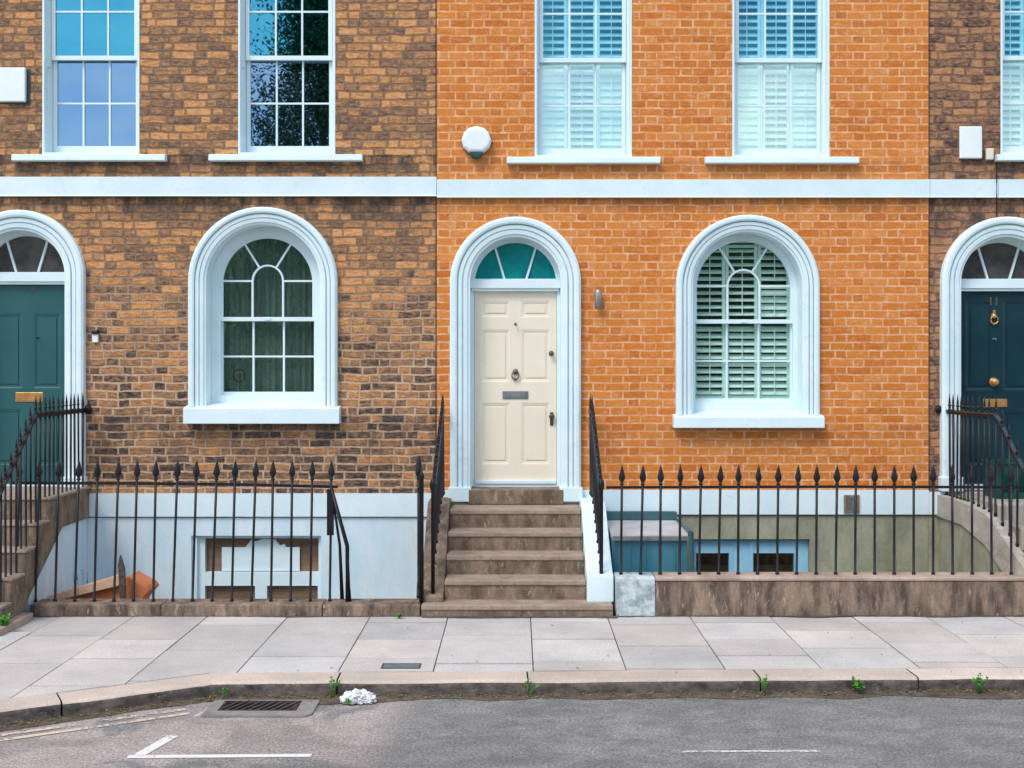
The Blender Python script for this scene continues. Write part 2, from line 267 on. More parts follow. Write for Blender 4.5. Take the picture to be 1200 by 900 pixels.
# ------------------------------------------------------------------ mesh helpers
class MB:
    def __init__(s): s.b = bmesh.new(); s.mi = 0
    def _f(s, vs):
        try:
            f = s.b.faces.new(vs); f.material_index = s.mi; return f
        except ValueError: return None
    def box(s, x0, x1, y0, y1, z0, z1):
        v = [s.b.verts.new(p) for p in ((x0, y0, z0), (x1, y0, z0), (x1, y1, z0), (x0, y1, z0), (x0, y0, z1), (x1, y0, z1), (x1, y1, z1), (x0, y1, z1))]
        for q in ((0, 3, 2, 1), (4, 5, 6, 7), (0, 1, 5, 4), (1, 2, 6, 5), (2, 3, 7, 6), (3, 0, 4, 7)): s._f([v[i] for i in q])
        return s
    def bbox(s, x0, x1, y0, y1, z0, z1, r=.008, seg=2):
        b2 = MB(); b2.box(x0, x1, y0, y1, z0, z1)
        bmesh.ops.bevel(b2.b, geom=b2.b.edges[:], offset=r, segments=seg, affect='EDGES', profile=.5)
        s.merge(b2); return s
    def merge(s, o, mat=None):
        mp = {}
        for v in o.b.verts: mp[v] = s.b.verts.new(mat @ v.co if mat else v.co)
        for f in o.b.faces:
            g = s._f([mp[v] for v in f.verts])
            if g: g.smooth = f.smooth; g.material_index = f.material_index if f.material_index else s.mi
        o.b.free(); return s
    def prism(s, pts, axis, a, b):
        """extrude a 2-D outline along an axis ('x': pts are (y,z); 'y': (x,z); 'z': (x,y))"""
        def P(p, k): return {'x': (k, p[0], p[1]), 'y': (p[0], k, p[1]), 'z': (p[0], p[1], k)}[axis]
        va = [s.b.verts.new(P(p, a)) for p in pts]; vb = [s.b.verts.new(P(p, b)) for p in pts]
        s._f(va); s._f(vb[::-1]); n = len(pts)
        for i in range(n): s._f([va[i], vb[i], vb[(i + 1) % n], va[(i + 1) % n]])
        return s
    def lathe(s, prof, n=10, c=(0, 0, 0), axis='z', smooth=True):
        rings = []
        for r, h in prof:
            ring = []
            for i in range(n):
                a = 2 * PI * i / n; p = (r * math.cos(a), r * math.sin(a), h)
                if axis == 'y': p = (p[0], h, p[1])
                if axis == 'x': p = (h, p[0], p[1])
                ring.append(s.b.verts.new((p[0] + c[0], p[1] + c[1], p[2] + c[2])))
            rings.append(ring)
        for a, b in zip(rings, rings[1:]):
            for i in range(n):
                f = s._f([a[i], a[(i + 1) % n], b[(i + 1) % n], b[i]])
                if f: f.smooth = smooth
        s._f(rings[0][::-1]); s._f(rings[-1])
        return s
    def tube(s, pts, r, n=8, flat=None):
        pts = [Vector(p) for p in pts]; rings = []
        for i, p in enumerate(pts):
            d = (pts[min(i + 1, len(pts) - 1)] - pts[max(i - 1, 0)]).normalized()
            u = d.cross(Vector((0, 0, 1)));
            if u.length < .05: u = Vector((1, 0, 0))
            u.normalize(); w = u.cross(d)
            rr = r[i] if isinstance(r, (list, tuple)) else r
            fu, fw = flat if flat else (rr, rr)
            if flat: rings.append([s.b.verts.new(p + u * a + w * b) for a, b in ((-fu, -fw), (fu, -fw), (fu, fw), (-fu, fw))])
            else: rings.append([s.b.verts.new(p + u * rr * math.cos(2 * PI * k / n) + w * rr * math.sin(2 * PI * k / n)) for k in range(n)])
        m = len(rings[0])
        for a, b in zip(rings, rings[1:]):
            for k in range(m):
                f = s._f([a[k], a[(k + 1) % m], b[(k + 1) % m], b[k]])
                if f and not flat: f.smooth = True
        s._f(rings[0][::-1]); s._f(rings[-1]); return s
    def sweep(s, path, prof, closed_prof=True):
        """path: list of ((x,z), (nx,nz)) in the wall plane; prof: list of (offset, y)"""
        rings = [[s.b.verts.new((p[0] + n[0] * o, y, p[1] + n[1] * o)) for o, y in prof] for p, n in path]
        m = len(prof)
        for a, b in zip(rings, rings[1:]):
            for k in range(m if closed_prof else m - 1): s._f([a[k], a[(k + 1) % m], b[(k + 1) % m], b[k]])
        s._f(rings[0][::-1]); s._f(rings[-1]); return s
    def holed(s, outer, holes, y0, y1):
        es = []; loops = []
        for lp in [outer] + holes:
            vs = [s.b.verts.new((p[0], y0, p[1])) for p in lp]; loops.append(vs)
            for i in range(len(vs)): es.append(s.b.edges.new((vs[i], vs[(i + 1) % len(vs)])))
        r = bmesh.ops.triangle_fill(s.b, edges=es, use_beauty=True, normal=(0, -1, 0))
        fs = [g for g in r['geom'] if isinstance(g, bmesh.types.BMFace)]
        mp = {v: s.b.verts.new((v.co.x, y1, v.co.z)) for lp in loops for v in lp}
        for f in fs: s._f([mp[v] for v in reversed(f.verts)])
        for lp in loops:
            n = len(lp)
            for i in range(n): s._f([lp[i], lp[(i + 1) % n], mp[lp[(i + 1) % n]], mp[lp[i]]])
        return s
    def build(s, name, mat, parent=None, loc=(0, 0, 0), smooth=None):
        bmesh.ops.recalc_face_normals(s.b, faces=s.b.faces[:])
        me = bpy.data.meshes.new(name); s.b.to_mesh(me); s.b.free()
        for mm in (mat if isinstance(mat, (list, tuple)) else [mat]): me.materials.append(mm)
        o = bpy.data.objects.new(name, me); COL.objects.link(o); o.location = loc
        if parent: o.parent = parent
        return o

def tag(o, label=None, cat=None, group=None, kind=None):
    if label: o['label'] = label
    if cat: o['category'] = cat
    if group: o['group'] = group
    if kind: o['kind'] = kind
    return o
def empty(name, loc=(0, 0, 0), rz=0):
    o = bpy.data.objects.new(name, None); COL.objects.link(o); o.location = loc; o.rotation_euler[2] = rz
    o.empty_display_size = .2; return o
def dup(o, parent=None, loc=None):
    c = o.copy(); COL.objects.link(c)
    if parent: c.parent = parent
    if loc is not None: c.location = loc
    for ch in o.children: dup(ch, c)
    return c
def bevel(o, w=.006, seg=2):
    m = o.modifiers.new('b', 'BEVEL'); m.width = w; m.segments = seg; m.limit_method = 'ANGLE'; m.angle_limit = R(40)
    return o

# measured scale of the facade plane (metres per unit of the survey)
def fz(py): return 2.28 - (py - 425) / 114.0

def arch_path(cx, zs, r, z0, n=28):
    p = [((cx - r, z0), (-1, 0)), ((cx - r, zs), (-1, 0))]
    for i in range(1, n):
        a = PI - PI * i / n; p.append(((cx + r * math.cos(a), zs + r * math.sin(a)), (math.cos(a), math.sin(a))))
    p += [((cx + r, zs), (1, 0)), ((cx + r, z0), (1, 0))]
    return p
def arch_outline(cx, zs, r, z0, n=28):
    return [p for p, _ in arch_path(cx, zs, r, z0, n)]
def rect(x0, x1, z0, z1): return [(x0, z0), (x1, z0), (x1, z1), (x0, z1)]

# ------------------------------------------------------------------ windows and doors (local to a house)
def shutter_panels(parent, x0, x1, z0, z1, y, tilts, arch=None, rails=()):
    """plantation shutters: stiles, rails and tilted louvres; one panel per entry of tilts (list of (z0,z1,angle) per panel)"""
    n = len(tilts); w = (x1 - x0) / n
    for i, zones in enumerate(tilts):
        a, b = x0 + i * w, x0 + (i + 1) * w; st = .035
        m = MB()
        m.box(a + .002, a + st, y - .014, y + .014, z0, z1); m.box(b - st, b - .002, y - .014, y + .014, z0, z1)
        ends = sorted({z0, z1, *[q[0] for q in zones], *[q[1] for q in zones]})
        for e in ends:
            lo, hi = (e, e + .05) if e == z0 else ((e - .05, e) if e == z1 else (e - .02, e + .02))
            m.box(a + st, b - st, y - .0135, y + .0135, lo, hi)
        for (za, zb, ang) in zones:
            z = za + .085
            while z < zb - .04:
                aa = R(ang + random.uniform(-2, 2)); c, s_ = math.cos(aa), math.sin(aa); hw = .04; th = .0045
                pts = [(y - hw * c - th * s_, z - hw * s_ + th * c), (y + hw * c - th * s_, z + hw * s_ + th * c), (y + hw * c + th * s_, z + hw * s_ - th * c), (y - hw * c + th * s_, z - hw * s_ - th * c)]
                m.prism(pts, 'x', a + st + .001, b - st - .001)
                z += .074
            m.box((a + b) / 2 - .004, (a + b) / 2 + .004, y - .05, y - .042, za + .07, zb - .07)
        m.build('shutter', M['shutter'], parent)

def sash_window(house, cx, z0, z1, zm, w=1.0, gl='glass_sky', shut=None, sillw=.785, name='window', sill_t=.075):
    x0, x1 = cx - w / 2, cx + w / 2
    m = MB()
    # painted reveal lining and box frame
    m.holed(rect(x0 + .001, x1 - .001, z0 + .001, z1 - .001), [rect(x0 + .022, x1 - .022, z0 + .02, z1 - .022)], -.004, .1)
    m.holed(rect(x0 + .002, x1 - .002, z0 + .002, z1 - .002), [rect(x0 + .045, x1 - .045, z0 + .03, z1 - .045)], .1, .235)
    win = m.build(name, M['white_paint'], house)
    a, b = x0 + .05, x1 - .05
    # upper sash outside, lower sash inside
    def sash(zl, zh, y, nm, brow, bz, gl):
        s = MB(); st = .04
        s.holed(rect(a, b, zl, zh), [rect(a + st, b - st, zl + brow, zh - .035)], y, y + .04)
        for k in (1, 2):
            x = a + st + (b - a - 2 * st) * k / 3; s.box(x - .009, x + .009, y + .004, y + .036, zl + brow, zh - .035)
        zz = (zl + brow + zh - .035) / 2 if bz is None else bz
        s.box(a + st, b - st, y + .006, y + .034, zz - .009, zz + .009)
        o = s.build(nm, M['white_paint'], win)
        g = MB(); g.box(a + st - .005, b - st + .005, y + .018, y + .022, zl + brow - .005, zh - .03); g.build('pane', M[gl], win)
        return o
    sash(zm - .02, z1 - .045, .11, 'upper_sash', .045, None, gl)
    sash(z0 + .03, zm + .02, .158, 'lower_sash', .085, None, {'glass_sky': 'glass_violet', 'glass_teal': 'glass_pale'}[gl])
    k = MB(); k.box(x0 + .022, x0 + .05, .075, .1, zm - .1, zm - .06); k.build('sash_horn', M['white_paint'], win)
    s = MB(); s.prism([(-.085, z0 - sill_t), (.03, z0 - sill_t), (.03, z0 + .002), (-.078, z0 - .012)], 'x', cx - sillw, cx + sillw)
    bevel(s.build('sill', M['white_stucco'], win), .006)
    if shut: shutter_panels(win, a - .01, b + .01, z0 + .04, z1 - .05, .265, shut)
    return win

ARCH_PROF = [(0, .17), (0, -.03), (.018, -.034), (.024, -.05), (.056, -.056), (.058, -.028), (.067, -.028), (.069, -.052), (.098, -.056), (.1, -.034), (.108, -.034), (.11, -.07), (.125, -.078), (.15, -.078), (.168, -.06), (.172, .03)]
def prof_scaled(w, deep):
    k = w / .172; return [(o * k, (deep if y > .1 else y)) for o, y in ARCH_PROF]

def arch_window(house, cx, zs, r_out, r_in, z_sill, z_gb, zm, glr, gl, sill_h, curtain=False, shut=None):
    m = MB(); m.sweep(arch_path(cx, zs, r_in, z_sill - .002), prof_scaled(r_out - r_in, .165))
    win = m.build('window', M['white_stucco'], house)
    # frame ring
    y = .17
    f = MB(); ro = r_in + .01; ri = glr + .012
    f.holed(arch_outline(cx, zs, ro, z_sill - .06), [arch_outline(cx, zs, ri, z_gb - .035)], y, y + .12)
    f.build('window_frame', M['white_paint'], win)
    # sashes
    bar = .0095
    s = MB(); a, b = cx - glr, cx + glr
    s.holed(arch_outline(cx, zs, ri + .004, zm - .02), [arch_outline(cx, zs, glr - .012, zm + .022)], y + .02, y + .06)
    t = glr / 3
    hb = zs + .02                                  # springing bar
    for k in (-1, 1): s.box(cx + k * t - bar, cx + k * t + bar, y + .024, y + .056, zm + .02, hb)
    s.box(a, cx - t, y + .026, y + .054, hb - bar, hb + bar); s.box(cx + t, b, y + .026, y + .054, hb - bar, hb + bar)
    s.sweep([((cx + (t) * math.cos(q), hb + t * 1.02 * math.sin(q)), (math.cos(q), math.sin(q))) for q in [PI * i / 12 for i in range(13)]], [(-bar, y + .024), (-bar, y + .056), (bar, y + .056), (bar, y + .024)])
    for q in (58, 122):
        c, s_ = math.cos(R(q)), math.sin(R(q))
        p0 = Vector((cx + t * c, 0, hb + t * s_)); L = glr - t
        n = Vector((-s_, 0, c)) * bar; p1 = p0 + Vector((c, 0, s_)) * (L - .01)
        s.prism([((p0 - n).x, (p0 - n).z), ((p1 - n).x, (p1 - n).z), ((p1 + n).x, (p1 + n).z), ((p0 + n).x, (p0 + n).z)], 'y', y + .025, y + .055)
    s.build('upper_sash', M['white_paint'], win)
    g = MB(); g.prism(arch_outline(cx, zs, glr, zm + .01), 'y', y + .038, y + .042); g.build('pane', M[gl], win)
    s = MB(); s.holed(rect(a - .012, b + .012, z_gb - .075, zm + .024), [rect(a + .002, b - .002, z_gb, zm - .022)], y + .065, y + .105)
    for k in (-1, 1): s.box(cx + k * t - bar, cx + k * t + bar, y + .068, y + .102, z_gb, zm - .02)
    zb = (z_gb + zm - .02) / 2; s.box(a, b, y + .07, y + .1, zb - bar, zb + bar)
    s.build('lower_sash', M['white_paint'], win)
    g = MB(); g.box(a - .005, b + .005, y + .083, y + .087, z_gb - .01, zm); g.build('pane', M[gl], win)
    k = MB(); k.box(cx - .03, cx + .03, y + .005, y + .02, zm - .012, zm + .012); k.build('sash_catch', M['white_paint'], win)
    k = MB(); k.box(a - .03, a - .006, y - .012, y, zm - .1, zm - .04); k.build('sash_horn', M['white_paint'], win)
    if curtain:
        k = MB(); q = [(cx - t * 2 + .0 + .06 * math.cos(i * PI / 12), 0, z_gb + .17 + .065 * math.sin(i * PI / 12)) for i in range(25)]
        k.tube([(p_[0], y + .105, p_[2]) for p_ in q], .006, 5); k.build('red_ring', M['red_ring'], win)
    s = MB()
    s.prism([(-.125, z_sill - sill_h), (.12, z_sill - sill_h), (.17, z_sill + .03), (-.06, z_sill - .002), (-.12, z_sill - .018)], 'x', cx - r_out - .03, cx + r_out + .03)
    bevel(s.build('sill', M['white_stucco'], win), .006)
    if curtain:
        c = MB(); pts = []
        n = 70
        for i in range(n + 1):
            xx = a + (b - a) * i / n; pts.append((xx, y + .15 + .018 * math.sin(i * 1.1) + .01 * math.sin(i * 2.7)))
        v = [(c.b.verts.new((x, yy, z_gb - .05)), c.b.verts.new((x, yy, zs + glr))) for x, yy in pts]
        for p, q in zip(v, v[1:]):
            if (q[0].co.x - p[0].co.x) < .05: c._f([p[0], q[0], q[1], p[1]])
        c.build('curtain', M['curtain'], win)
    if shut: shutter_panels(win, a - .01, b + .01, z_gb - .02, zs + glr - .02, y + .14, shut)
    return win

def panelled(m, x0, x1, z0, z1, y, panels, depth=.0055):
    """door leaf with sunk moulded panels; m gets the leaf"""
    m.holed(rect(x0, x1, z0, z1), [rect(*p) for p in panels], y, y + .045)
    for (a, b, c, d) in panels:
        m.box(a - .002, b + .002, y + depth + .006, y + .04, c - .002, d + .002)
        pth = [((a, c), (1, 1)), ((b, c), (-1, 1)), ((b, d), (-1, -1)), ((a, d), (1, -1)), ((a, c), (1, 1))]
        m.sweep(pth, [(0, y + .001), (.008, y + .004), (.02, y + depth), (.022, y + depth + .01), (0, y + depth + .01)])
        m.prism(rect(a + .045, b - .045, c + .045, d - .045), 'y', y + depth - .002, y + depth + .01)

def doorway(house, cx, zbot, kind):
    """round-headed doorway: moulded surround, fanlight, transom, door with its furniture"""
    zs = fz(331) + {'teal': .07, 'cream': 0, 'navy': 0}[kind]; r_out = .675; r_in = .465; y = .14
    zb0 = zbot - (.02 if kind != 'cream' else .13)
    m = MB(); m.sweep(arch_path(cx, zs, r_in, zb0 + .14), prof_scaled(r_out - r_in, .165))
    sur = m.build('door_surround', M['white_stucco'], house)
    for s_ in (-1, 1):
        k = MB(); xa, xb = sorted((cx + s_ * (r_in - .012), cx + s_ * (r_out + .012))); k.bbox(xa, xb, -.095, .165, zb0, zb0 + .145, .006)
        k.build('plinth_block', M['white_stucco'], sur)
    zt = zs + .035                                    # fanlight base
    # jambs and transom
    f = MB(); dw = .43
    for s_ in (-1, 1):
        xa, xb = sorted((cx + s_ * dw, cx + s_ * (r_in + .01))); f.box(xa, xb, y + .02, y + .12, zbot, zt - .1)
    f.box(cx - r_in - .005, cx + r_in + .005, y - .03, y + .12, zt - .085, zt)
    f.box(cx - r_in + .01, cx + r_in - .01, y - .01, y + .118, zt - .115, zt - .085)
    f.box(cx - dw, cx + dw, y + .03, y + .13, zbot - .03, zbot + .028)
    f.build('door_frame', M['white_paint'], sur)
    # fanlight
    fr = .425
    def half(r, zc, z0): 
        a0 = math.asin(max(0, (z0 - zc) / r)); return [(cx + r * math.cos(a0 + (PI - 2 * a0) * i / 24), zc + r * math.sin(a0 + (PI - 2 * a0) * i / 24)) for i in range(25)]
    fl = MB(); fl.holed(half(r_in + .01, zs, zt - .004), [half(fr, zs, zt + .014)], y + .015, y + .075)
    for ang in ((75, 105) if kind == 'cream' else (76, 104)):
        c, s_ = math.cos(R(ang)), math.sin(R(ang)); c2 = math.cos(R(ang + (ang - 90) * -.4 - (0 if ang > 90 else 0)))
        xb_ = cx + .13 * (1 if ang < 90 else -1) * .85; xt = cx + fr * (.5 if ang < 90 else -.5); zt_ = zs + fr * math.sin(math.acos(.5)) + .01
        fl.prism([(xb_ - .011, zt), (xb_ + .011, zt), (xt + .011, zt_), (xt - .011, zt_)], 'y', y + .02, y + .06)
    flo = fl.build('fanlight', M['white_paint'], house)
    g = MB(); g.prism(half(fr + .01, zs, zt + .004), 'y', y + .043, y + .047); g.build('pane', M['glass_fan_teal' if kind == 'cream' else 'fan_grey'], flo)
    # leaf
    x0, x1 = cx - dw, cx + dw; z0, z1 = zbot + .03, zt - .115; yl = y + .045
    L = MB(); H = z1 - z0
    if kind == 'cream':
        ps = [(x0 + .07, cx - .06, z1 - .27, z1 - .1), (cx + .06, x1 - .07, z1 - .27, z1 - .1),
              (x0 + .07, cx - .06, z0 + 1.06, z1 - .4), (cx + .06, x1 - .07, z0 + 1.06, z1 - .4),
              (x0 + .07, cx - .06, z0 + .2, z0 + .84), (cx + .06, x1 - .07, z0 + .2, z0 + .84)]
    elif kind == 'teal':
        ps = [(x0 + .09, cx - .06, z0 + 1.0, z1 - .3), (cx + .06, x1 - .09, z0 + 1.0, z1 - .3), (x0 + .09, cx - .06, z0 + .2, z0 + .78), (cx + .06, x1 - .09, z0 + .2, z0 + .78)]
    else:
        ps = [(x0 + .1, cx - .055, z0 + .98, z1 - .1), (cx + .055, x1 - .1, z0 + .98, z1 - .1), (x0 + .1, cx - .055, z0 + .2, z0 + .76), (cx + .055, x1 - .1, z0 + .2, z0 + .76)]
    panelled(L, x0 + .003, x1 - .003, z0, z1, yl, ps)
    leaf = L.build('door', M[{'cream': 'cream', 'teal': 'teal_door', 'navy': 'navy_door'}[kind]], house)
    def knob(nm, x, z, r, mt):
        b = MB(); b.lathe([(r * 1.25, yl), (r * 1.25, yl - .006), (r * .5, yl - .01), (r * .45, yl - .03), (r * .9, yl - .036), (r, yl - .05), (r * .8, yl - .062), (r * .3, yl - .068)], 16, (x, 0, z), 'y')
        return b.build(nm, M[mt], leaf)
    def letter(x, z, w, h, mt):
        b = MB(); b.bbox(x - w / 2, x + w / 2, yl - .008, yl + .004, z - h / 2, z + h / 2, .004); b.box(x - w / 2 + .02, x + w / 2 - .02, yl - .012, yl - .006, z - h / 2 + .018, z + h / 2 - .018)
        return b.build('letterbox', M[mt], leaf)
    def knocker(x, z, mt, k=1.0):
        b = MB(); b.lathe([(.022 * k, yl), (.024 * k, yl - .01), (.014 * k, yl - .03), (.004, yl - .034)], 12, (x, 0, z + .03 * k), 'y')
        pts = [(x + .03 * k * math.sin(a), yl - .022, z + .0 * k - .032 * k * (1 - math.cos(a)) + .03 * k) for a in [2 * PI * i / 14 for i in range(15)]]
        b.tube(pts, .006 * k, 6); b.lathe([(.01 * k, yl), (.012 * k, yl - .016)], 10, (x, 0, z - .034 * k), 'y')
        return b.build('door_knocker', M[mt], leaf)
    if kind == 'cream':
        knob('peephole', cx, fz(379), .011, 'bronze'); knob('lock', x1 - .055, fz(414), .022, 'bronze')
        knocker(cx, fz(440), 'bronze', 1.25); letter(cx, fz(463.5), .27, .085, 'pewter')
        b = MB(); b.bbox(x1 - .07, x1 - .035, yl - .008, yl + .003, fz(500), fz(484), .003); b.lathe([(.02, yl - .004), (.02, yl - .03), (.03, yl - .04), (.03, yl - .058), (.015, yl - .064)], 14, (x1 - .052, 0, fz(489)), 'y'); b.build('door_handle', M['bronze'], leaf)
        b = MB(); b.box(x0 + .005, x1 - .005, yl - .03, yl, z0, z0 + .03); b.build('weatherboard', M['white_paint'], leaf)
    elif kind == 'teal':
        letter(cx + .015, fz(466), .29, .1, 'brass'); knob('peephole', cx + .1, fz(395), .01, 'teal_door')
        for zz in (388, 428):
            b = MB(); b.bbox(x1 - .035, x1 - .003, yl - .012, yl + .002, fz(zz + 5), fz(zz - 5), .003); b.build('lock', M['brass'], leaf)
        # faint worn numeral 7
        b = MB(); zx = fz(340); b.prism([(cx + .02, zx + .035), (cx + .075, zx + .035), (cx + .075, zx + .025), (cx + .05, zx - .04), (cx + .038, zx - .04), (cx + .06, zx + .023), (cx + .02, zx + .023)], 'y', yl - .004, yl + .002)
        b.build('door_number', M['bronze'], leaf)
    else:
        knocker(cx - .045, fz(374), 'brass', 1.3)
        b = MB(); b.bbox(cx - .055, cx - .03, yl - .018, yl, fz(374) + .04, fz(374) + .1, .004); b.build('knocker_mount', M['brass'], leaf)
        knob('door_knob', cx - .045, fz(448), .038, 'brass'); letter(cx - .03, fz(473), .25, .085, 'brass')
        b = MB(); zx = fz(352); b.bbox(cx - .085, cx - .065, yl - .004, yl + .002, zx - .045, zx + .045, .002); b.bbox(cx - .025, cx - .005, yl - .004, yl + .002, zx - .045, zx + .045, .002); b.build('door_number', M['bronze'], leaf)
        knob('peephole', cx - .045, fz(397), .011, 'pewter')
    return sur

# ------------------------------------------------------------------ a house
W = 576 / 114.0
def house(X, brickmat, label, door, up, upz, low, course, base_z, basem, lowwall, bwin, shut_up=None, low_shut=None, ugl='glass_sky', lgl='glass_dark', joint=None):
    h = empty('terraced_house', (X, 0, 0)); tag(h, label, 'house', 'terraced brick houses')
    dcx = door['cx']
    zb, zt = upz; zm = (zb + zt) / 2
    holes = [arch_outline(dcx, fz(331) + door['dz'], .475, base_z + .001)]
    holes[0][0] = (dcx - .475, base_z + .0015); holes[0][-1] = (dcx + .475, base_z + .0015)
    holes.append(arch_outline(low['cx'], low['zs'], low['ri'] + .01, low['sill'] - .05))
    for c in up: holes.append(rect(c - .5, c + .5, zb, zt))
    top = 9.4
    # the third storey of windows above the frame of the picture
    for c in up: holes.append(rect(c - .45, c + .45, 7.1, 8.5))
    m = MB(); m.holed(rect(0, W, base_z, top), holes, 0, .33)
    m.box(0, .25, .33, 8.0, -1.7, top); m.box(W - .25, W, .33, 8.0, -1.7, top); m.box(0, W, 8.0, 8.3, -1.7, top)
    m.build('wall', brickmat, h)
    # parapet coping and roof
    r = MB(); r.prism([(.34, 9.0), (8.0, 9.0), (8.0, 9.15), (4.2, 11.2), (.34, 9.15)], 'x', .26, W - .26); rf = r.build('roof', M['slate'], h)
    r = MB(); r.bbox(0, W, -.03, .36, top + .001, top + .09, .01); r.build('parapet_coping', M['stone_coping'], h)
    r = MB(); r.box(W - .9, W - .26, 3.4, 4.6, 9.0, 12.2)
    for k in range(3): r.lathe([(.1, 12.2), (.09, 12.6), (.11, 12.62), (.11, 12.66)], 10, (W - .58, 3.6 + k * .4, 0))
    r.build('chimney', brickmat, rf)
    # interior floors and lining
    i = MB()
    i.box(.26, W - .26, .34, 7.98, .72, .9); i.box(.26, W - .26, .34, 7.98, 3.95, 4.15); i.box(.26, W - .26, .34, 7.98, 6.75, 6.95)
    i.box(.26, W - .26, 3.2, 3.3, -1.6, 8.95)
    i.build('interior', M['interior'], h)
    z0, z1 = course; s = MB()
    cuts = [0] + (joint or []) + [W]
    for a, b in zip(cuts, cuts[1:]):
        s.prism([(-.045, z0 + .012), (-.055, z0), (.03, z0), (.03, z1 + .012), (-.05, z1)], 'x', a + .0025, b - .0025)
    s.build('string_course', M['white_stucco'], h)
    # base band and basement wall
    s = MB(); s.prism([(-.022, basem), (.3, basem), (.3, base_z - .001), (-.022, base_z - .001)], 'x', .002, W - .002); s.build('base_band', M['white_stucco'], h)
    s = MB(); bx0, bx1, bz = bwin
    s.holed(rect(.001, W - .001, -1.75, basem - .014), [rect(bx0, bx1, -.75, bz)], .004, .3); s.build('basement_wall', M[lowwall], h)
    for n_, c in enumerate(up):
        sh = shut_up[n_] if shut_up else None
        sash_window(h, c, zb, zt, zm, 1.0, ugl, sh, sillw=door.get('sill', .785))
        sash_window(h, c, 7.1, 8.5, 7.8, .9, ugl, None, .7)
    arch_window(h, low['cx'], low['zs'], low['ro'], low['ri'], low['sill'], low['gb'], low['zm'], low['glr'], lgl, low['sh'], curtain=low.get('curtain', False), shut=low_shut)
    doorway(h, dcx, door['z'], door['kind'])
    return h

# px left edges of the three fronts: -64, 512, 1088
XL = (-64 - 606) / 114.0; XC = (512 - 606) / 114.0; XR = (1088 - 606) / 114.0
low_left = dict(cx=(309 + 64) / 114, zs=fz(330), ro=.765, ri=.585, sill=fz(476), gb=1.975, zm=2.735, glr=.478, sh=.175, curtain=True)
low_mid = dict(cx=(875.5 - 512) / 114, zs=fz(336), ro=.737, ri=.562, sill=fz(486), gb=1.905, zm=2.71, glr=.5, sh=.13)
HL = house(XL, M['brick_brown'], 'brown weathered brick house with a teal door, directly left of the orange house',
      dict(cx=(24 + 64) / 114, kind='teal', z=.985, dz=.07), [1.496, 3.509], (fz(181), 6.46), low_left, (fz(230.5), fz(208)), .938, .70, 'stucco_worn', ((224 + 64) / 114, (376 + 64) / 114, .5))
zu0, zu1 = fz(184), 6.44; zmm = (zu0 + zu1) / 2
hi = (zmm, zu1 - .05, 38); lo_c = (zu0 + .04, zmm, 70); lo_o = (zu0 + .04, zmm, 50); 
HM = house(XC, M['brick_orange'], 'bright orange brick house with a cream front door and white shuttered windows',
      dict(cx=(604 - 512) / 114, kind='cream', z=.99, dz=0), [1.504, 3.535], (zu0, zu1), low_mid, (fz(232), fz(211)), .973, .722, 'olive_render', ((813 - 512) / 114, (949 - 512) / 114, .465),
      shut_up=[[(hi, lo_c), (hi, lo_o), (hi, lo_c)], [(hi, lo_c), (hi, (zu0 + .04, zmm, 46)), (hi, lo_c)]],
      low_shut=[((low_mid['gb'] - .02, 2.71, 34), (2.71, 3.54, 27)), ((low_mid['gb'] - .02, 2.71, 37), (2.71, 3.54, 24)), ((low_mid['gb'] - .02, 2.71, 42), (2.71, 3.08, 48), (3.08, 3.54, 30))],
      ugl='glass_teal', lgl='glass_clear')
HR = house(XR, M['brick_dark'], 'sooty brown brick house with a dark navy door at the right edge',
      dict(cx=(1178 - 1088) / 114, kind='navy', z=.985, dz=0, sill=.56), [1.24, 3.3], (fz(181), 6.46), dict(low_left), (fz(232), fz(211)), .953, .722, 'olive_render', (2.6, 3.9, .46),
      shut_up=[[(hi, lo_o), (hi, lo_o), (hi, lo_o)], None], ugl='glass_teal', joint=[(1168 - 1088) / 114])
NB = house(XL - W, M['brick_brown'], 'brown brick house beyond the teal door house, outside the left edge',
      dict(cx=(24 + 64) / 114, kind='navy', z=.985, dz=.07), [1.496, 3.509], (fz(181), 6.46), low_left, (fz(230.5), fz(208)), .938, .70, 'stucco_worn', (2.5, 3.85, .5))

# neighbouring stray orange/brown boundary: dark vertical joint between the fronts
# basement windows --------------------------------------------------
def basement_left(h):
    x0, x1, z1 = (224 + 64) / 114, (376 + 64) / 114, .5
    m = MB(); f = lambda px: (px + 64) / 114
    m.holed(rect(x0 + .002, x1 - .002, -.748, z1 - .002), [rect(f(238), f(372), fz(672), fz(632)), rect(f(238), f(297), -.69, fz(688)), rect(f(311), f(371), -.69, fz(688))], .07, .14)
    w = m.build('basement_window', M['white_paint'], h)
    b = MB(); b.box(x0 + .01, x1 - .01, .125, .15, -.7, z1 - .01); b.build('boarding', M['board'], w)
    s = MB(); pts = [(f(257), fz(671)), (f(257), fz(643)), (f(285), fz(643)), (f(292), fz(634)), (f(298), fz(636)), (f(306), fz(633)), (f(320), fz(634)), (f(326), fz(641)), (f(331), fz(639)), (f(333), fz(643)), (f(349), fz(643)), (f(349), fz(671))]
    s.prism(pts, 'y', .1, .112); s.build('torn_sheet', M['white_paint'], w)
    b = MB(); b.box(x0, x0 + .05, .03, .07, -.74, z1 - .004); b.build('frame_stop', M['white_paint'], w)
basement_left(HL)
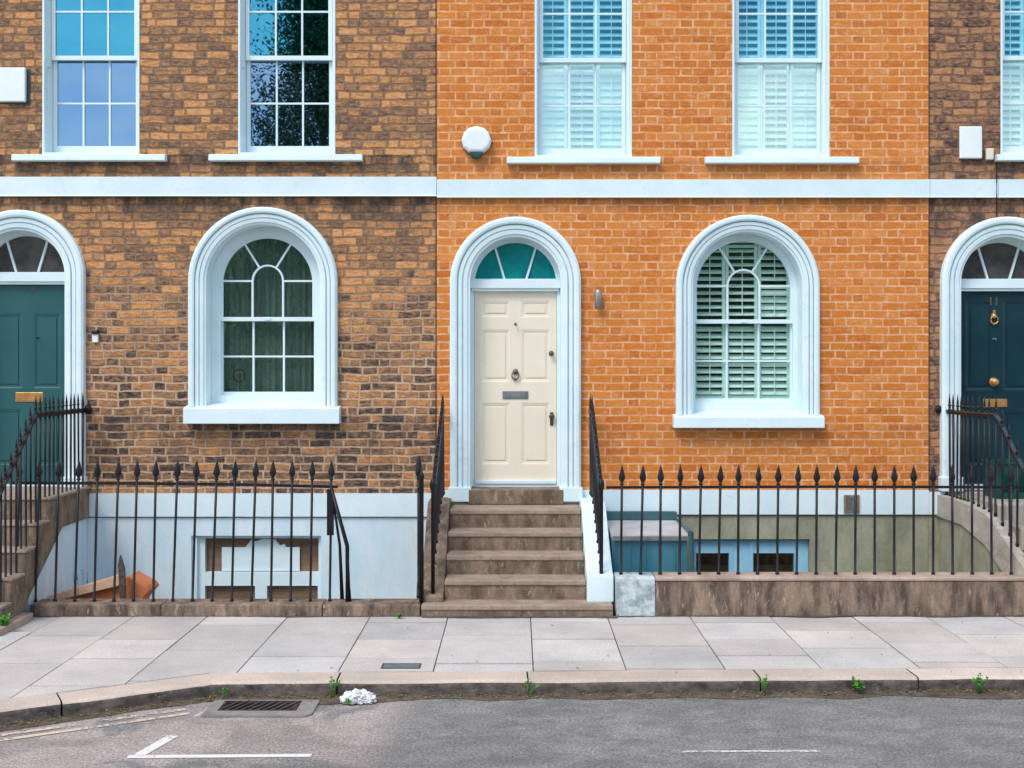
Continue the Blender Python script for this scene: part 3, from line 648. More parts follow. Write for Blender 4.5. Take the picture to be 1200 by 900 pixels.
def basement_mid(h, off=0):
    f = lambda px: (px - 512) / 114 + off
    x0, x1, z1 = f(813), f(949), .465
    m = MB(); m.holed(rect(x0 + .002, x1 - .002, -.748, z1 - .002), [rect(f(817), f(856), -.69, fz(649.5)), rect(f(884), f(933), -.69, fz(649.5))], .07, .14)
    w = m.build('basement_window', M['blue_frame'], h)
    b = MB(); b.box(f(880), f(884), .06, .071, -.7, z1 - .05); b.box(f(858), f(860), .06, .071, -.7, z1 - .05); b.build('frame_bead', M['blue_frame'], w)
    g = MB(); g.box(x0 + .02, x1 - .02, .108, .112, -.7, z1 - .05); g.build('pane', M['glass_fan'], w)
basement_mid(HM)
for hh in (HR, NB):
    m = MB(); m.holed(rect(2.5, 3.9, -.75, .5), [rect(2.65, 3.75, -.65, .4)], .08, .14); w = m.build('basement_window', M['white_paint'], hh)
    g = MB(); g.box(2.6, 3.8, .105, .11, -.7, .45); g.build('pane', M['glass_fan'], w)

# air vent on the base band
v = empty('air_vent', ((997 - 606) / 114, -.022, fz(590))); tag(v, 'small square brown framed air vent on the white band under the orange wall', 'air vent')
m = MB(); m.holed(rect(-.078, .078, -.09, .09), [rect(-.055, .055, -.065, .065)], -.018, 0); m.build('vent_frame', M['stone_brown'], v)
m = MB(); m.box(-.058, .058, -.006, -.001, -.068, .068)
for k in range(5): m.box(-.05, .05, -.014, -.006, -.055 + k * .026, -.043 + k * .026)
m.build('vent_grille', M['pewter'], v)

def pot(px, col, lab):
    d_ = 12.27; r = empty('flower_pot', ((px - 606) * d_ / 1368, .27, 4.455)); tag(r, lab, 'potted plant', 'flower pots behind the upper pane')
    m = MB(); m.lathe([(.035, 0), (.05, .09), (.056, .092), (.056, .11), (.046, .11), (.04, .1)], 14); m.build('pot', M[col], r)
    m = MB(); rn = random.Random(px)
    for k in range(40):
        p_ = Vector((rn.gauss(0, .035), rn.gauss(0, .03), .12 + abs(rn.gauss(0, .05)))); q_ = p_ + Vector((rn.uniform(-.03, .03), rn.uniform(-.02, .02), rn.uniform(0, .03)))
        m._f([m.b.verts.new(v_) for v_ in (p_, p_ + Vector((.012, 0, .012)), q_, p_ + Vector((-.012, 0, .012)))])
    m.build('leaves', M['leaf'], r)
pot(68, 'black_plastic', 'dark flower pot behind the bottom left pane of the upper left window'); pot(87, 'red_ring', 'red flower pot beside the dark pot behind the upper left window'); pot(144, 'red_ring', 'lone red flower pot at the right of the upper left window')

# ------------------------------------------------------------------ wall fittings
def px3(px, py, Y=0): d = 12 + Y; return ((px - 606) * d / 1368, Y, 2.28 - (py - 425) * d / 1368)
a = empty('alarm_bell', px3(558.5, 166)); tag(a, 'white round alarm bell with a dark lens below, high on the orange wall', 'alarm bell')
m = MB(); pts = []
rr = [(.0, .148), (35, .146), (62, .15), (88, .158), (115, .15), (150, .15)]
out = []
for ang, r in [(0, .148), (32, .15), (58, .152), (90, .155), (120, .152), (150, .143)]: out.append((r * math.sin(R(ang)), r * math.cos(R(ang))))
shape = out + [(-x, z) for x, z in out[::-1] if x > 1e-4]
b2 = MB(); b2.prism(shape, 'y', -.1, -.004); bmesh.ops.bevel(b2.b, geom=[e for e in b2.b.edges if all(v_.co.y < -.09 for v_ in e.verts)], offset=.045, segments=4, affect='EDGES', profile=.6)
m.merge(b2); o = m.build('bell_cover', M['white_plastic'], a)
m = MB(); m.prism([(-.078, -.125), (.078, -.125), (.045, -.17), (.02, -.182), (-.02, -.182), (-.045, -.17)], 'y', -.09, -.01); bevel(m.build('lens', M['dark_teal_plastic'], a), .012, 3)
m = MB(); m.prism([(x * 1.05, z * 1.04) for x, z in shape], 'y', -.012, 0); m.build('back_plate', M['bronze'], a)

a = empty('wall_light', px3(700.5, 351)); tag(a, 'small silver cylindrical wall light to the right of the cream door', 'wall light')
m = MB(); m.lathe([(.02, -.095), (.034, -.088), (.036, .02), (.036, .07), (.03, .09), (.02, .1)], 16, (0, -.065, 0)); m.build('lamp_body', M['pewter'], a)
m = MB(); m.bbox(-.022, .022, -.05, 0, -.035, .035, .004); m.build('bracket', M['bronze'], a)
a = empty('doorbell', px3(112.5, 394)); tag(a, 'pale doorbell with a black hooded camera, beside the teal door', 'doorbell')
m = MB(); m.bbox(-.03, .03, -.03, 0, -.065, .02, .006); m.build('bell_body', M['white_plastic'], a)
m = MB(); m.bbox(-.034, .034, -.05, 0, .022, .062, .008); m.build('camera_hood', M['black_plastic'], a)
def alarm_box(px0, px1, py0, py1, label, side, mat='white_plastic', depth=.09):
    x0, _, z1 = px3(px0, py0); x1, _, z0 = px3(px1, py1)
    a = empty('alarm_box', ((x0 + x1) / 2, 0, z0)); tag(a, label, 'alarm box'); w = (x1 - x0) / 2; h = z1 - z0
    m = MB(); m.bbox(-w, w, -depth, -.012, 0, h, .01, 3); m.build('cover', M[mat], a)
    m = MB(); m.box(-w + side[0], w + side[1], -.012, 0, -.012, h - .01); m.build('back_plate', M[side[2]], a)
    return a
alarm_box(-16, 32, 80.5, 120.5, 'wide white box on the brown wall at the upper left edge', (.01, .03, 'dark_teal_plastic'), depth=.06)
alarm_box(1123, 1149, 149, 186.5, 'upright light grey alarm box on the sooty brick by the right edge', (.006, .0, 'bronze'), depth=.05)
alarm_box(1154, 1162.5, 174.5, 188, 'tiny ivory junction box between the grey alarm box and the sill', (.004, -.004, 'stone_brown'), 'ivory_plastic', .05)
# cable down from the right box through the band
m = MB(); pth = [px3(1168, 187, -.01), px3(1168, 208, -.01), px3(1168, 210, -.062), px3(1168, 232, -.062), px3(1168, 234, -.008), px3(1168.5, 262, -.008)]
m.tube(pth, .006, 6); tag(m.build('wall_cable', M['black_plastic']), 'thin dark cable running down the right house wall across the white band', 'cable')

# ------------------------------------------------------------------ railings
def spear_mesh(k=1.0, thin=1.0):
    m = MB(); a = thin
    m.lathe([(.012 * a, 0), (.019 * a, .006), (.019 * a, .014), (.012 * a, .02), (.014 * a, .03), (.024 * a, .046), (.031 * a, .066), (.03 * a, .082), (.021 * a, .115), (.011 * a, .155), (.0015, .19)], 10)
    for v_ in m.b.verts: v_.co.z *= k; v_.co.y *= .75
    bmesh.ops.recalc_face_normals(m.b, faces=m.b.faces[:])
    me = bpy.data.meshes.new('spearhead'); m.b.to_mesh(me); m.b.free(); me.materials.append(M['iron']); return me
def spike_mesh():
    m = MB(); m.lathe([(.012, 0), (.017, .006), (.017, .012), (.011, .018), (.011, .045), (.017, .05), (.017, .058), (.01, .064), (.012, .08), (.009, .11), (.0015, .17)], 8)
    bmesh.ops.recalc_face_normals(m.b, faces=m.b.faces[:])
    me = bpy.data.meshes.new('spike'); m.b.to_mesh(me); m.b.free(); me.materials.append(M['iron']); return me
def bar_mesh(h, r=.0118):
    m = MB(); m.lathe([(r * 1.5, -.01), (r * 1.5, .018), (r, .024), (r, h * .5), (r * 1.02, h)], 8)
    bmesh.ops.recalc_face_normals(m.b, faces=m.b.faces[:])
    me = bpy.data.meshes.new('bar'); m.b.to_mesh(me); m.b.free(); me.materials.append(M['iron']); return me
SP = spear_mesh(1.0); SPIKE = spike_mesh()
_bars = {}
def add_bar(root, x, y, z0, z1, lean=(0, 0), tip=None, r=.0115):
    """z1 is the height where the tip begins"""
    h = round(z1 - z0, 2); key = (h, r)
    if key not in _bars: _bars[key] = bar_mesh(h, r)
    b = bpy.data.objects.new('bar', _bars[key]); COL.objects.link(b); b.parent = root; b.location = (x, y, z0); b.rotation_euler = (lean[1], lean[0], random.uniform(0, 6.28) * 0)
    s = bpy.data.objects.new('spearhead', tip or SP); COL.objects.link(s); s.parent = b; s.location = (0, 0, h); s.rotation_euler[2] = random.uniform(-.4, .4)
    return b
def rail(root, pts, flat=(.006, .02), mat='iron', name='rail'):
    m = MB(); m.tube(pts, 0, flat=flat); return m.build(name, M[mat], root)

YF = -1.38
# left front railing
rl = empty('railing', (-4.53, YF, .11)); tag(rl, 'long black spearhead railing on the low stone kerb before the brown house', 'railing', 'black iron railings')
for k in range(17):
    add_bar(rl, k * .1785 - .03, 0, 0, 1.1, (R(1.6 if k < 13 else .9) + R(random.uniform(-.5, .5)), 0))
rail(rl, [(-.06, 0, 1.075), (1.0, 0, 1.072), (2.0, 0, 1.062), (2.9, 0, 1.04)], (.006, .013))
for ox, oy, rr_ in ((.125, -.0, .019), (.05, .12, .013)):
    m = MB(); m.tube([(2.84, .0, 1.03), (2.86 + ox, oy * .4, .5), (2.87 + ox, oy, .0)], [rr_ * .8, rr_, rr_ * 1.5], 8); m.build('stay', M['iron'], rl)
m = MB(); m.bbox(2.80, 2.86, -.012, .03, .6, 1.02, .004); m.build('latch_plate', M['iron'], rl)
# right front railing
rr = empty('railing', (.93, YF, .355)); tag(rr, 'long black spearhead railing on the tall stone wall before the orange house', 'railing', 'black iron railings')
for k in range(22):
    add_bar(rr, .015 + k * .1775, 0, 0, .81, (R(1.0 - k * .05) + R(random.uniform(-.5, .5)), 0))
rail(rr, [(-.12, 0, .79), (2.0, 0, .797), (3.9, 0, .79)], (.006, .012))
# open gate standing edge-on at the left of the steps
g = empty('gate', (-.895, -1.42, .13)); tag(g, 'black spearhead gate standing open edge-on left of the brown steps', 'gate')
for k in range(5): add_bar(g, 0 - .012 * k, .03 + k * .15, .02, 1.08, (0, 0), None, .013)
rail(g, [(0, 0, 1.0), (-.05, .66, 1.0)], (.006, .016)); rail(g, [(0, 0, .12), (-.05, .66, .12)], (.006, .016))
m = MB(); m.lathe([(.02, -.02), (.02, 1.1), (.026, 1.11), (.026, 1.13), (.012, 1.16), (.002, 1.2)], 10, (.03, -.02, 0)); m.build('gate_post', M['iron'], g)

# step side railings
def stair_rail(root, path, base, top, n, tip=SPIKE, hand='gloss_iron', knob=True):
    """path(t)->(x,y); base(y), top(y) heights"""
    pr = []
    for k in range(n):
        t = (k + .35) / n; x, y = path(t); add_bar(root, x, y, base(y), top(y), (R(random.uniform(-.4, .4)), 0), tip, .011)
    for k in range(25): x, y = path(k / 24); pr.append((x, y, top(y) - .015))
    rail(root, pr, (.011, .016)); 
    rail(root, [(p[0] + .002, p[1], p[2] + .02) for p in pr], (.02, .006), hand, 'handrail')
def lerp(a, b, t): return a + (b - a) * min(1, max(0, t))
sb = lambda y: lerp(.95, .37, (-y - .42) / .96)
tp = lambda y: lerp(1.79, 1.13, (-y - .35) / 1.0)
for sx, lab in ((1, 'black railing on the white side wall right of the brown steps'), (-1, 'black railing on the stone side wall left of the brown steps')):
    s = empty('railing', (sx * .745, 0, 0)); tag(s, lab, 'railing', 'black iron railings')
    stair_rail(s, lambda t: (sx * (.002 + .02 * t), -.08 - 1.27 * t), sb, tp, 10)
    m = MB(); m.tube([(-sx * .06, .0, 1.72), (-sx * .05, -.05, 1.725), (0, -.09, 1.725)], .007, 6); m.build('wall_fixing', M['pewter'], s)
    m = MB(); m.lathe([(.018, .36 if sx > 0 else .12), (.018, 1.12), (.026, 1.13), (.03, 1.17), (.02, 1.21), (.004, 1.23)], 10, (sx * .022, -1.36, 0)); m.build('newel_post', M['iron'], s)
# left house steps railing
sl = empty('railing', (-4.46, 0, 0)); tag(sl, 'black spiked railing stepping down beside the teal door', 'railing', 'black iron railings')
def tread_l(y):
    if y > -1.03: return .985
    for k, e in enumerate((-1.31, -1.59, -1.87, -2.15)):
        if y > e: return .785 - .2 * k
    return 0
stair_rail(sl, lambda t: (.03 - .05 * t, -.06 - 2.1 * t), tread_l, lambda y: lerp(1.8, .98, (-y - 1.2) / .9), 21, hand='iron')
m = MB(); m.lathe([(.03, 0), (.045, -.01), (.045, -.03), (.02, -.04)], 12, (.05, 0, 1.8), 'y'); m.build('wall_fixing', M['iron'], sl)
# right house steps railing (sweeps outwards)
RP = [(4.31, 0, .925), (4.335, -.6, .92), (4.42, -1.0, .85), (4.53, -1.3, .56), (4.64, -1.52, .30)]
def rp(t, idx=None):
    y = -1.5 * t
    for a_, b_ in zip(RP, RP[1:]):
        if y >= b_[1] - 1e-6:
            q = (y - a_[1]) / (b_[1] - a_[1]); return (lerp(a_[0], b_[0], q), y, lerp(a_[2], b_[2], q))
    return RP[-1]
sr = empty('railing', (0, 0, 0)); tag(sr, 'black spiked railing curving outwards before the navy door', 'railing', 'black iron railings')
def rz_(y): return rp(-y / 1.5)[2]
stair_rail(sr, lambda t: (rp(t * .98 + .02)[0] + .08, -.03 - 1.46 * t), rz_, lambda y: lerp(1.79, 1.0, (-y - 1.02) / .5), 17, hand='gloss_iron')
m = MB(); m.lathe([(.03, 0), (.04, -.01), (.04, -.03), (.02, -.04)], 12, (4.33, 0, 1.8), 'y'); m.build('wall_fixing', M['iron'], sr)

# ------------------------------------------------------------------ steps
def steps_orange():
    s = empty('entrance_steps', (-.01, 0, 0)); tag(s, 'worn brown stone steps climbing to the cream door', 'steps', 'stone entrance steps')
    lips = [(-1.55, .11), (-1.32, .29), (-1.04, .47), (-.76, .65), (-.475, .83)]
    for i, (y, z) in enumerate(lips):
        nx = lips[i + 1][0] if i < 4 else 0
        zb = lips[i - 1][1] - .003 if i else -.02
        x0, x1 = (-.85, .87) if i == 0 else (-.655, .64)
        m = MB(); m.box(x0 + .002, x1 - .002, y + .012, nx + .02, zb, z - .045); m.build('riser', M['stone_brown'], s)
        m = MB(); m.bbox(x0, x1, y - .004 * (i % 2), nx - .001 + .025, z - .05, z, .012, 3); m.build('tread', M['stone_tread'], s)
    m = MB(); m.bbox(-.485, .485, -.1, .2, .832, .985, .01, 2); m.build('threshold', M['stone_brown'], s)
    m = MB(); m.box(-.6, .6, -1.3, -.02, -1.7, -.02); m.build('core', M['cement'], s)
    m = MB(); m.prism([(-.001, .9), (-.42, .9), (-1.28, .37), (-1.42, .35), (-1.42, .108), (-1.3, .108), (-1.3, -1.7), (-.001, -1.7)], 'x', .645, .885)
    bevel(m.build('side_wall', M['white_stucco'], s), .008)['label'] = 'white painted side wall'
    m = MB(); m.prism([(-.001, .9), (-.42, .9), (-1.3, .2), (-1.42, .16), (-1.42, .108), (-1.3, .108), (-1.3, -1.7), (-.001, -1.7)], 'x', -.875, -.66)
    bevel(m.build('side_wall', M['stone_brown'], s), .008)
steps_orange()
def steps_left():
    s = empty('entrance_steps', (0, 0, 0)); tag(s, 'brown stone steps at the left edge leading up to the teal door', 'steps', 'stone entrance steps')
    x0, x1 = -5.95, -4.39
    prof = [(-.002, .99), (-1.03, .985), (-1.03, .78), (-1.31, .78), (-1.31, .58), (-1.59, .58), (-1.59, .38), (-1.87, .38), (-1.87, .18), (-2.15, .18), (-2.15, .0), (-1.75, .0), (-.72, .69), (-.002, .69)]
    m = MB(); m.prism(prof, 'x', x0, x1); bevel(m.build('stair_block', M['stone_brown'], s), .006)
    for (ya, yb, z) in ((-1.03, -.003, .985), (-1.31, -1.03, .78), (-1.59, -1.31, .58), (-1.87, -1.59, .38), (-2.15, -1.87, .18)):
        m = MB(); m.bbox(x0 - .004, x1 + .012, ya - .012, yb - .014, z + .002, z + .026, .006, 2); m.build('tread', M['stone_tread'], s)
    m = MB(); m.bbox(x0, -4.3, -2.3, -1.62, -.02, .06, .01); m.build('foot_stone', M['stone_coping'], s)
    m = MB(); m.prism([(-.002, .688), (-.72, .688), (-1.42, .21), (-1.42, -1.7), (-.002, -1.7)], 'x', x0 + .05, x1 - .03); m.build('side_wall', M['stucco_worn'], s)
steps_left()
def steps_right():
    s = empty('entrance_steps', (0, 0, 0)); tag(s, 'grey cement steps at the right edge curving down from the navy door', 'steps', 'stone entrance steps')
    def ring(p, k): return p
    m = MB(); w = .2
    rings = []
    for t in [i / 20 for i in range(21)]:
        x, y, z = rp(t); drop = .22 if y > -.6 else lerp(.22, .32, (-y - .6) / .5)
        rings.append([m.b.verts.new(q) for q in ((x, y - .001, z), (x + w, y - .001, z), (x + w, y - .001, z - drop), (x, y - .001, z - drop))])
    for a_, b_ in zip(rings, rings[1:]):
        for k in range(4): m._f([a_[k], a_[(k + 1) % 4], b_[(k + 1) % 4], b_[k]])
    m._f(rings[0][::-1]); m._f(rings[-1]); m.build('stringer', M['cement'], s)
    m = MB(); rings = []
    for t in [i / 20 for i in range(20)]:
        x, y, z = rp(t); drop = .22 if y > -.6 else lerp(.22, .32, (-y - .6) / .5)
        rings.append([m.b.verts.new(q) for q in ((x + .025, y - .001, z - drop - .002), (x + w - .01, y - .001, z - drop - .002), (x + w - .01, y - .001, -1.7), (x + .025, y - .001, -1.7))])
    for a_, b_ in zip(rings, rings[1:]):
        for k in range(4): m._f([a_[k], a_[(k + 1) % 4], b_[(k + 1) % 4], b_[k]])
    m._f(rings[0][::-1]); m._f(rings[-1]); m.build('side_wall', M['olive_render'], s)
    for i, (ya, yb, z) in enumerate(((-1.05, -.002, .985 - .04), (-1.33, -1.05, .76), (-1.61, -1.33, .57), (-1.89, -1.61, .38), (-2.17, -1.89, .19))):
        m = MB(); m.bbox([4.52, 4.62, 4.78, 4.86, 4.9][i], 5.75, ya, yb - .001, z - .2, z, .008); m.build('tread', M['cement'], s)
    m = MB(); m.box(4.52, 5.75, -1.04, -.002, -1.7, .744); m.build('core', M['cement'], s)
steps_right()

# ------------------------------------------------------------------ low walls that carry the railings
d = empty('kerb_wall', (0, 0, 0)); tag(d, 'low brown stone kerb carrying the long railing before the brown house', 'low wall')
xs = [-4.38, -3.2, -1.75, -.87]
for a_, b_ in zip(xs, xs[1:]):
    m = MB(); m.bbox(a_ + .002, b_ - .002, -1.52, -1.24, -.06, .108, .014, 3); m.build('kerb_stone', M['stone_wall'] if b_ > -1 or True else M['stone_brown'], d)
m = MB(); m.box(-4.38, -.88, -1.5, -1.27, -1.7, -.062); m.build('retaining_wall', M['stucco_worn'], d)
d = empty('front_wall', (0, 0, 0)); tag(d, 'streaked brown stone wall carrying the railing before the orange house', 'low wall')
m = MB(); m.bbox(1.245, 4.72, -1.5, -1.25, -.05, .315, .01); m.build('wall_face', M['stone_wall'], d)
m = MB(); m.bbox(1.245, 4.72, -1.512, -1.24, .316, .353, .012, 3); m.build('coping', M['stone_coping'], d)
m = MB(); m.bbox(.888, 1.243, -1.515, -1.24, -.05, .352, .016, 3); m.build('painted_block', M['stone_painted'], d)['label'] = 'patchy grey blue painted end block'
m = MB(); m.box(.89, 4.72, -1.49, -1.26, -1.7, -.052); m.build('retaining_wall', M['olive_render'], d)

# ------------------------------------------------------------------ basement porch
p = empty('basement_porch', (0, 0, 0)); tag(p, 'teal panelled basement porch with a grey flat roof beside the steps', 'porch')
x0, x1 = .895, 1.6
m = MB(); m.box(x0, x1, -1.0, -.01, -1.7, .62)
for k in range(5): m.box(x0 + .02 + k * .14, x0 + .035 + k * .14, -1.012, -1.0, -1.7, .62)
m.build('panel_wall', M['teal_panel'], p)
m = MB(); m.prism([(-1.03, .622), (-.024, .622), (-.024, .672), (-1.03, .655)], 'x', x0, x1 + .02); m.build('flat_roof', M['grey_roof'], p)
m = MB(); m.bbox(x0, x1 + .03, -.09, -.026, .674, .76, .004); m.build('flashing', M['dark_teal'], p)
m = MB(); m.tube([(x1 + .025, -.05, .7), (x1 + .03, -1.035, .685)], 0, flat=(.014, .014)); m.tube([(x1 + .03, -1.035, .69), (x1 + .045, -1.05, .3), (x1 + .045, -1.05, -1.69)], 0, flat=(.02, .02)); m.build('corner_trim', M['dark_teal'], p)
m = MB(); m.box(x0, x1 + .015, -1.045, -1.031, .61, .648); m.build('fascia', M['pewter'], p)

# ------------------------------------------------------------------ shed in the left area
s = empty('lean_to_shed', (-3.95, -.95, -1.7)); tag(s, 'terracotta sloping board roof with a pale plank edge, seen behind the left railing', 'shed')
def lx(px, d): return (px - 606) * d / 1368 + 3.95
def lz(py, d): return 2.28 - (py - 425) * d / 1368 + 1.7
m = MB()
A = (lx(38, 11.05), 0, lz(707, 11.05)); B = (lx(143, 11.05), 0, lz(681, 11.05)); Cc = (lx(172, 11.05), 0, lz(687, 11.05)); D_ = (lx(176, 11.05), 0, lz(692, 11.05)); E = (lx(165, 11.05), 0, lz(705, 11.05))
roofpts = [(A[0], A[2] - .25), (A[0], A[2]), (B[0], B[2]), (lx(150, 11.05), lz(675, 11.05)), (Cc[0], Cc[2]), (D_[0], D_[2]), (E[0], E[2]), (E[0] - .1, E[2] - .2)]
m.prism(roofpts, 'y', -.02, .3); bevel(m.build('roof', M['terracotta'], s), .01)
m = MB(); th = .1
m.prism([(A[0] - .03, A[2] - .03), (B[0], B[2] - .03), (B[0], B[2] + .075), (A[0] + .1, A[2] + .06), (A[0], A[2] + .04)], 'y', -.08, -.024); bevel(m.build('edge_plank', M['pale_timber'], s), .006)
m = MB(); m.box(A[0] + .02, E[0] - .15, .02, .26, 0, A[2] - .26); m.build('wall', M['board'], s)
m = MB(); m.prism([(lx(145, 11), lz(712, 11)), (lx(151, 11), lz(712, 11)), (lx(149, 11), lz(665, 11)), (lx(144, 11), lz(649, 11)), (lx(142, 11), lz(660, 11))], 'y', -.14, -.1)
m.box(lx(145, 11), lx(151, 11), -.14, -.1, 0, lz(711.9, 11)); o = m.build('timber_post', M['dry_stem'], None, s.location.copy()); tag(o, 'grey weathered timber post leaning before the terracotta shed roof', 'post')
def bush(name, loc, h, n, lab, cat, leafm, stemm, leafs=.02, spread=.35, group=None):
    r = empty(name, loc); tag(r, lab, cat, group)
    m = MB(); lf = MB()
    for i in range(n):
        a_ = random.uniform(0, 6.28); sp_ = random.uniform(0, spread) * h; hh = h * random.uniform(.5, 1)
        top = (sp_ * math.cos(a_), sp_ * math.sin(a_), hh); mid = (top[0] * .35, top[1] * .35, hh * .55)
        m.tube([(0, 0, 0), mid, top], [.0035, .003, .0015], 5)
        for q in range(7):
            t = random.uniform(.3, 1); c = Vector(mid).lerp(Vector(top), t); dirv = Vector((random.uniform(-1, 1), random.uniform(-1, 1), random.uniform(-.1, .8))).normalized() * leafs * random.uniform(.7, 1.6)
            sd = dirv.cross(Vector((random.uniform(-.3, .3), random.uniform(-.3, .3), 1))).normalized() * leafs * .35
            vs = [lf.b.verts.new(x_) for x_ in (c, c + dirv * .5 + sd, c + dirv, c + dirv * .5 - sd)]; lf._f(vs)
    m.build('stem', M[stemm], r); lf.build('leaves', M[leafm], r); return r
st = MB()
bush('dry_plant', (-4.1, -.98, -1.68), 2.05, 7, 'withered dark plant growing up against the pale stair wall behind the left railing', 'plant', 'dry_stem', 'dry_stem', .03, .05)

# ------------------------------------------------------------------ green crate on the right doorstep
c = empty('crate', (4.98, -.42, .947)); tag(c, 'green slotted plastic crate on the step before the navy door', 'crate')
m = MB(); m.holed(rect(-.28, .28, 0, .34), [rect(-.22 + k * .15, -.12 + k * .15, .06, .24) for k in range(3)], -.16, -.145)
m.box(-.28, .28, .145, .16, 0, .34); m.box(-.28, -.265, -.145, .145, 0, .34); m.box(.265, .28, -.145, .145, 0, .34); m.box(-.265, .265, -.145, .145, 0, .015); m.build('crate_body', M['green_plastic'], c)
m = MB(); m.holed([(-.3, -.18), (.3, -.18), (.3, .18), (-.3, .18)], [[(-.262, -.142), (.262, -.142), (.262, .142), (-.262, .142)]], 0, .02)
for v_ in m.b.verts: v_.co = Vector((v_.co.x, v_.co.z, .342 + v_.co.y))
for k in range(7): m.lathe([(.014, .362), (.014, .372), (.006, .378)], 8, (-.27 + k * .09, -.16, 0))
m.build('rim', M['green_plastic'], c)

# ------------------------------------------------------------------ ground, pavement, kerb, road
def sheet(name, x0, x1, y0, y1, z, mat, kind='structure'):
    m = MB(); m._f([m.b.verts.new(p_) for p_ in ((x0, y0, z), (x1, y0, z), (x1, y1, z), (x0, y1, z))])
    o = m.build(name, mat); o['kind'] = kind; return o
sheet('ground', -400, 400, -400, 400, -1.72, M['cement'])
sheet('road', -60, 60, -17, -1.6, -.11, M['asphalt'])
sheet('lawn', -60, 60, -60, -19.2, .02, M['lawn'])
# kerb line: front edge polyline
KP = [(-30, -5.9), (-4.9, -5.17), (-2.19, -3.68), (30, -2.81)]
def offs(P, w):
    out = []
    for i, p_ in enumerate(P):
        ds = []
        if i: a_ = Vector(P[i]) - Vector(P[i - 1]); ds.append(a_.normalized())
        if i < len(P) - 1: a_ = Vector(P[i + 1]) - Vector(P[i]); ds.append(a_.normalized())
        ns = [Vector((-d_.y, d_.x)) for d_ in ds]; n_ = sum(ns, Vector((0, 0))).normalized(); k = w / n_.dot(ns[0])
        out.append(Vector(p_) + n_ * k)
    return out
KW = .25
def clipped(name, cells, mat, kind='structure'):
    """slabs clipped against the back of the kerb"""
    bk = offs(KP, KW + .008); out = bmesh.new(); lay = out.loops.layers.float_color.new('tint')
    for seg in range(3):
        xa = -30 if seg == 0 else bk[seg].x; xb = bk[seg + 1].x if seg < 2 else 30
        b = bmesh.new(); fl = b.faces.layers.float_vector.new('c')
        for (x0, x1, y0, y1, z, col) in cells:
            if x1 < xa or x0 > xb: continue
            vs = [b.verts.new(p_) for p_ in ((x0, y0, z), (x1, y0, z + .0), (x1, y1, z), (x0, y1, z))]; f = b.faces.new(vs); f[fl] = col
        p0, p1 = bk[seg], bk[seg + 1]; dd = (p1 - p0).normalized(); n_ = Vector((-dd.y, dd.x))
        for co, no in (((p0.x, p0.y, 0), (n_.x, n_.y, 0)), ((xa, 0, 0), (1, 0, 0)), ((xb, 0, 0), (-1, 0, 0))):
            bmesh.ops.bisect_plane(b, geom=b.verts[:] + b.edges[:] + b.faces[:], plane_co=co, plane_no=no, clear_inner=True)
        mp = {v_: out.verts.new(v_.co) for v_ in b.verts}
        for f in b.faces:
            c_ = f[fl]; g_ = out.faces.new([mp[v_] for v_ in f.verts])
            for l in g_.loops: l[lay] = (*c_, 1)
        b.free()
    # thickness
    r = bmesh.ops.extrude_face_region(out, geom=out.faces[:])
    for v_ in [e for e in r['geom'] if isinstance(e, bmesh.types.BMVert)]: v_.co.z += 0
    me = bpy.data.meshes.new(name); 
    for v_ in out.verts: pass
    dn = [e for e in r['geom'] if isinstance(e, bmesh.types.BMVert)]
    orig = [v_ for v_ in out.verts if v_ not in set(dn)]
    for v_ in orig: v_.co.z -= .05
    bmesh.ops.recalc_face_normals(out, faces=out.faces[:])
    out.to_mesh(me); out.free(); me.materials.append(mat)
    o = bpy.data.objects.new(name, me); COL.objects.link(o); o['kind'] = kind; return o
cells = []
rnd = random.Random(23)
x = -13.0
while x < 14:
    wv = rnd.choice([.69, .7, .72, .66, .74]); y = -1.5 - rnd.choice([0, 0, .25, .35]); j = .005
    if y < -1.5: 
        k = rnd.uniform(.9, 1.08); cells.append((x + j, x + wv - j, y + .009, -1.5 - .009, 0, (k, k, k)))
    off = 0
    while y > -6:
        dy = rnd.choice([.55, .62, .7, .75, .9]); k = rnd.uniform(.86, 1.08); wm = rnd.uniform(-.02, .045); zz = rnd.uniform(-.004, .003)
        ov = rnd.choice([0, 0, 0, .03, -.03]) * 0
        cells.append((x + j, x + wv - j, y - dy + .009, y - .009, zz, (k * (1 + wm), k, k * (1 - wm)))); y -= dy
    x += wv
clipped('pavement', cells, M['slab'])
clipped('pavement_bed', [(-13, 14, -6.2, -1.5, -.007, (1, 1, 1))], M['joint'])
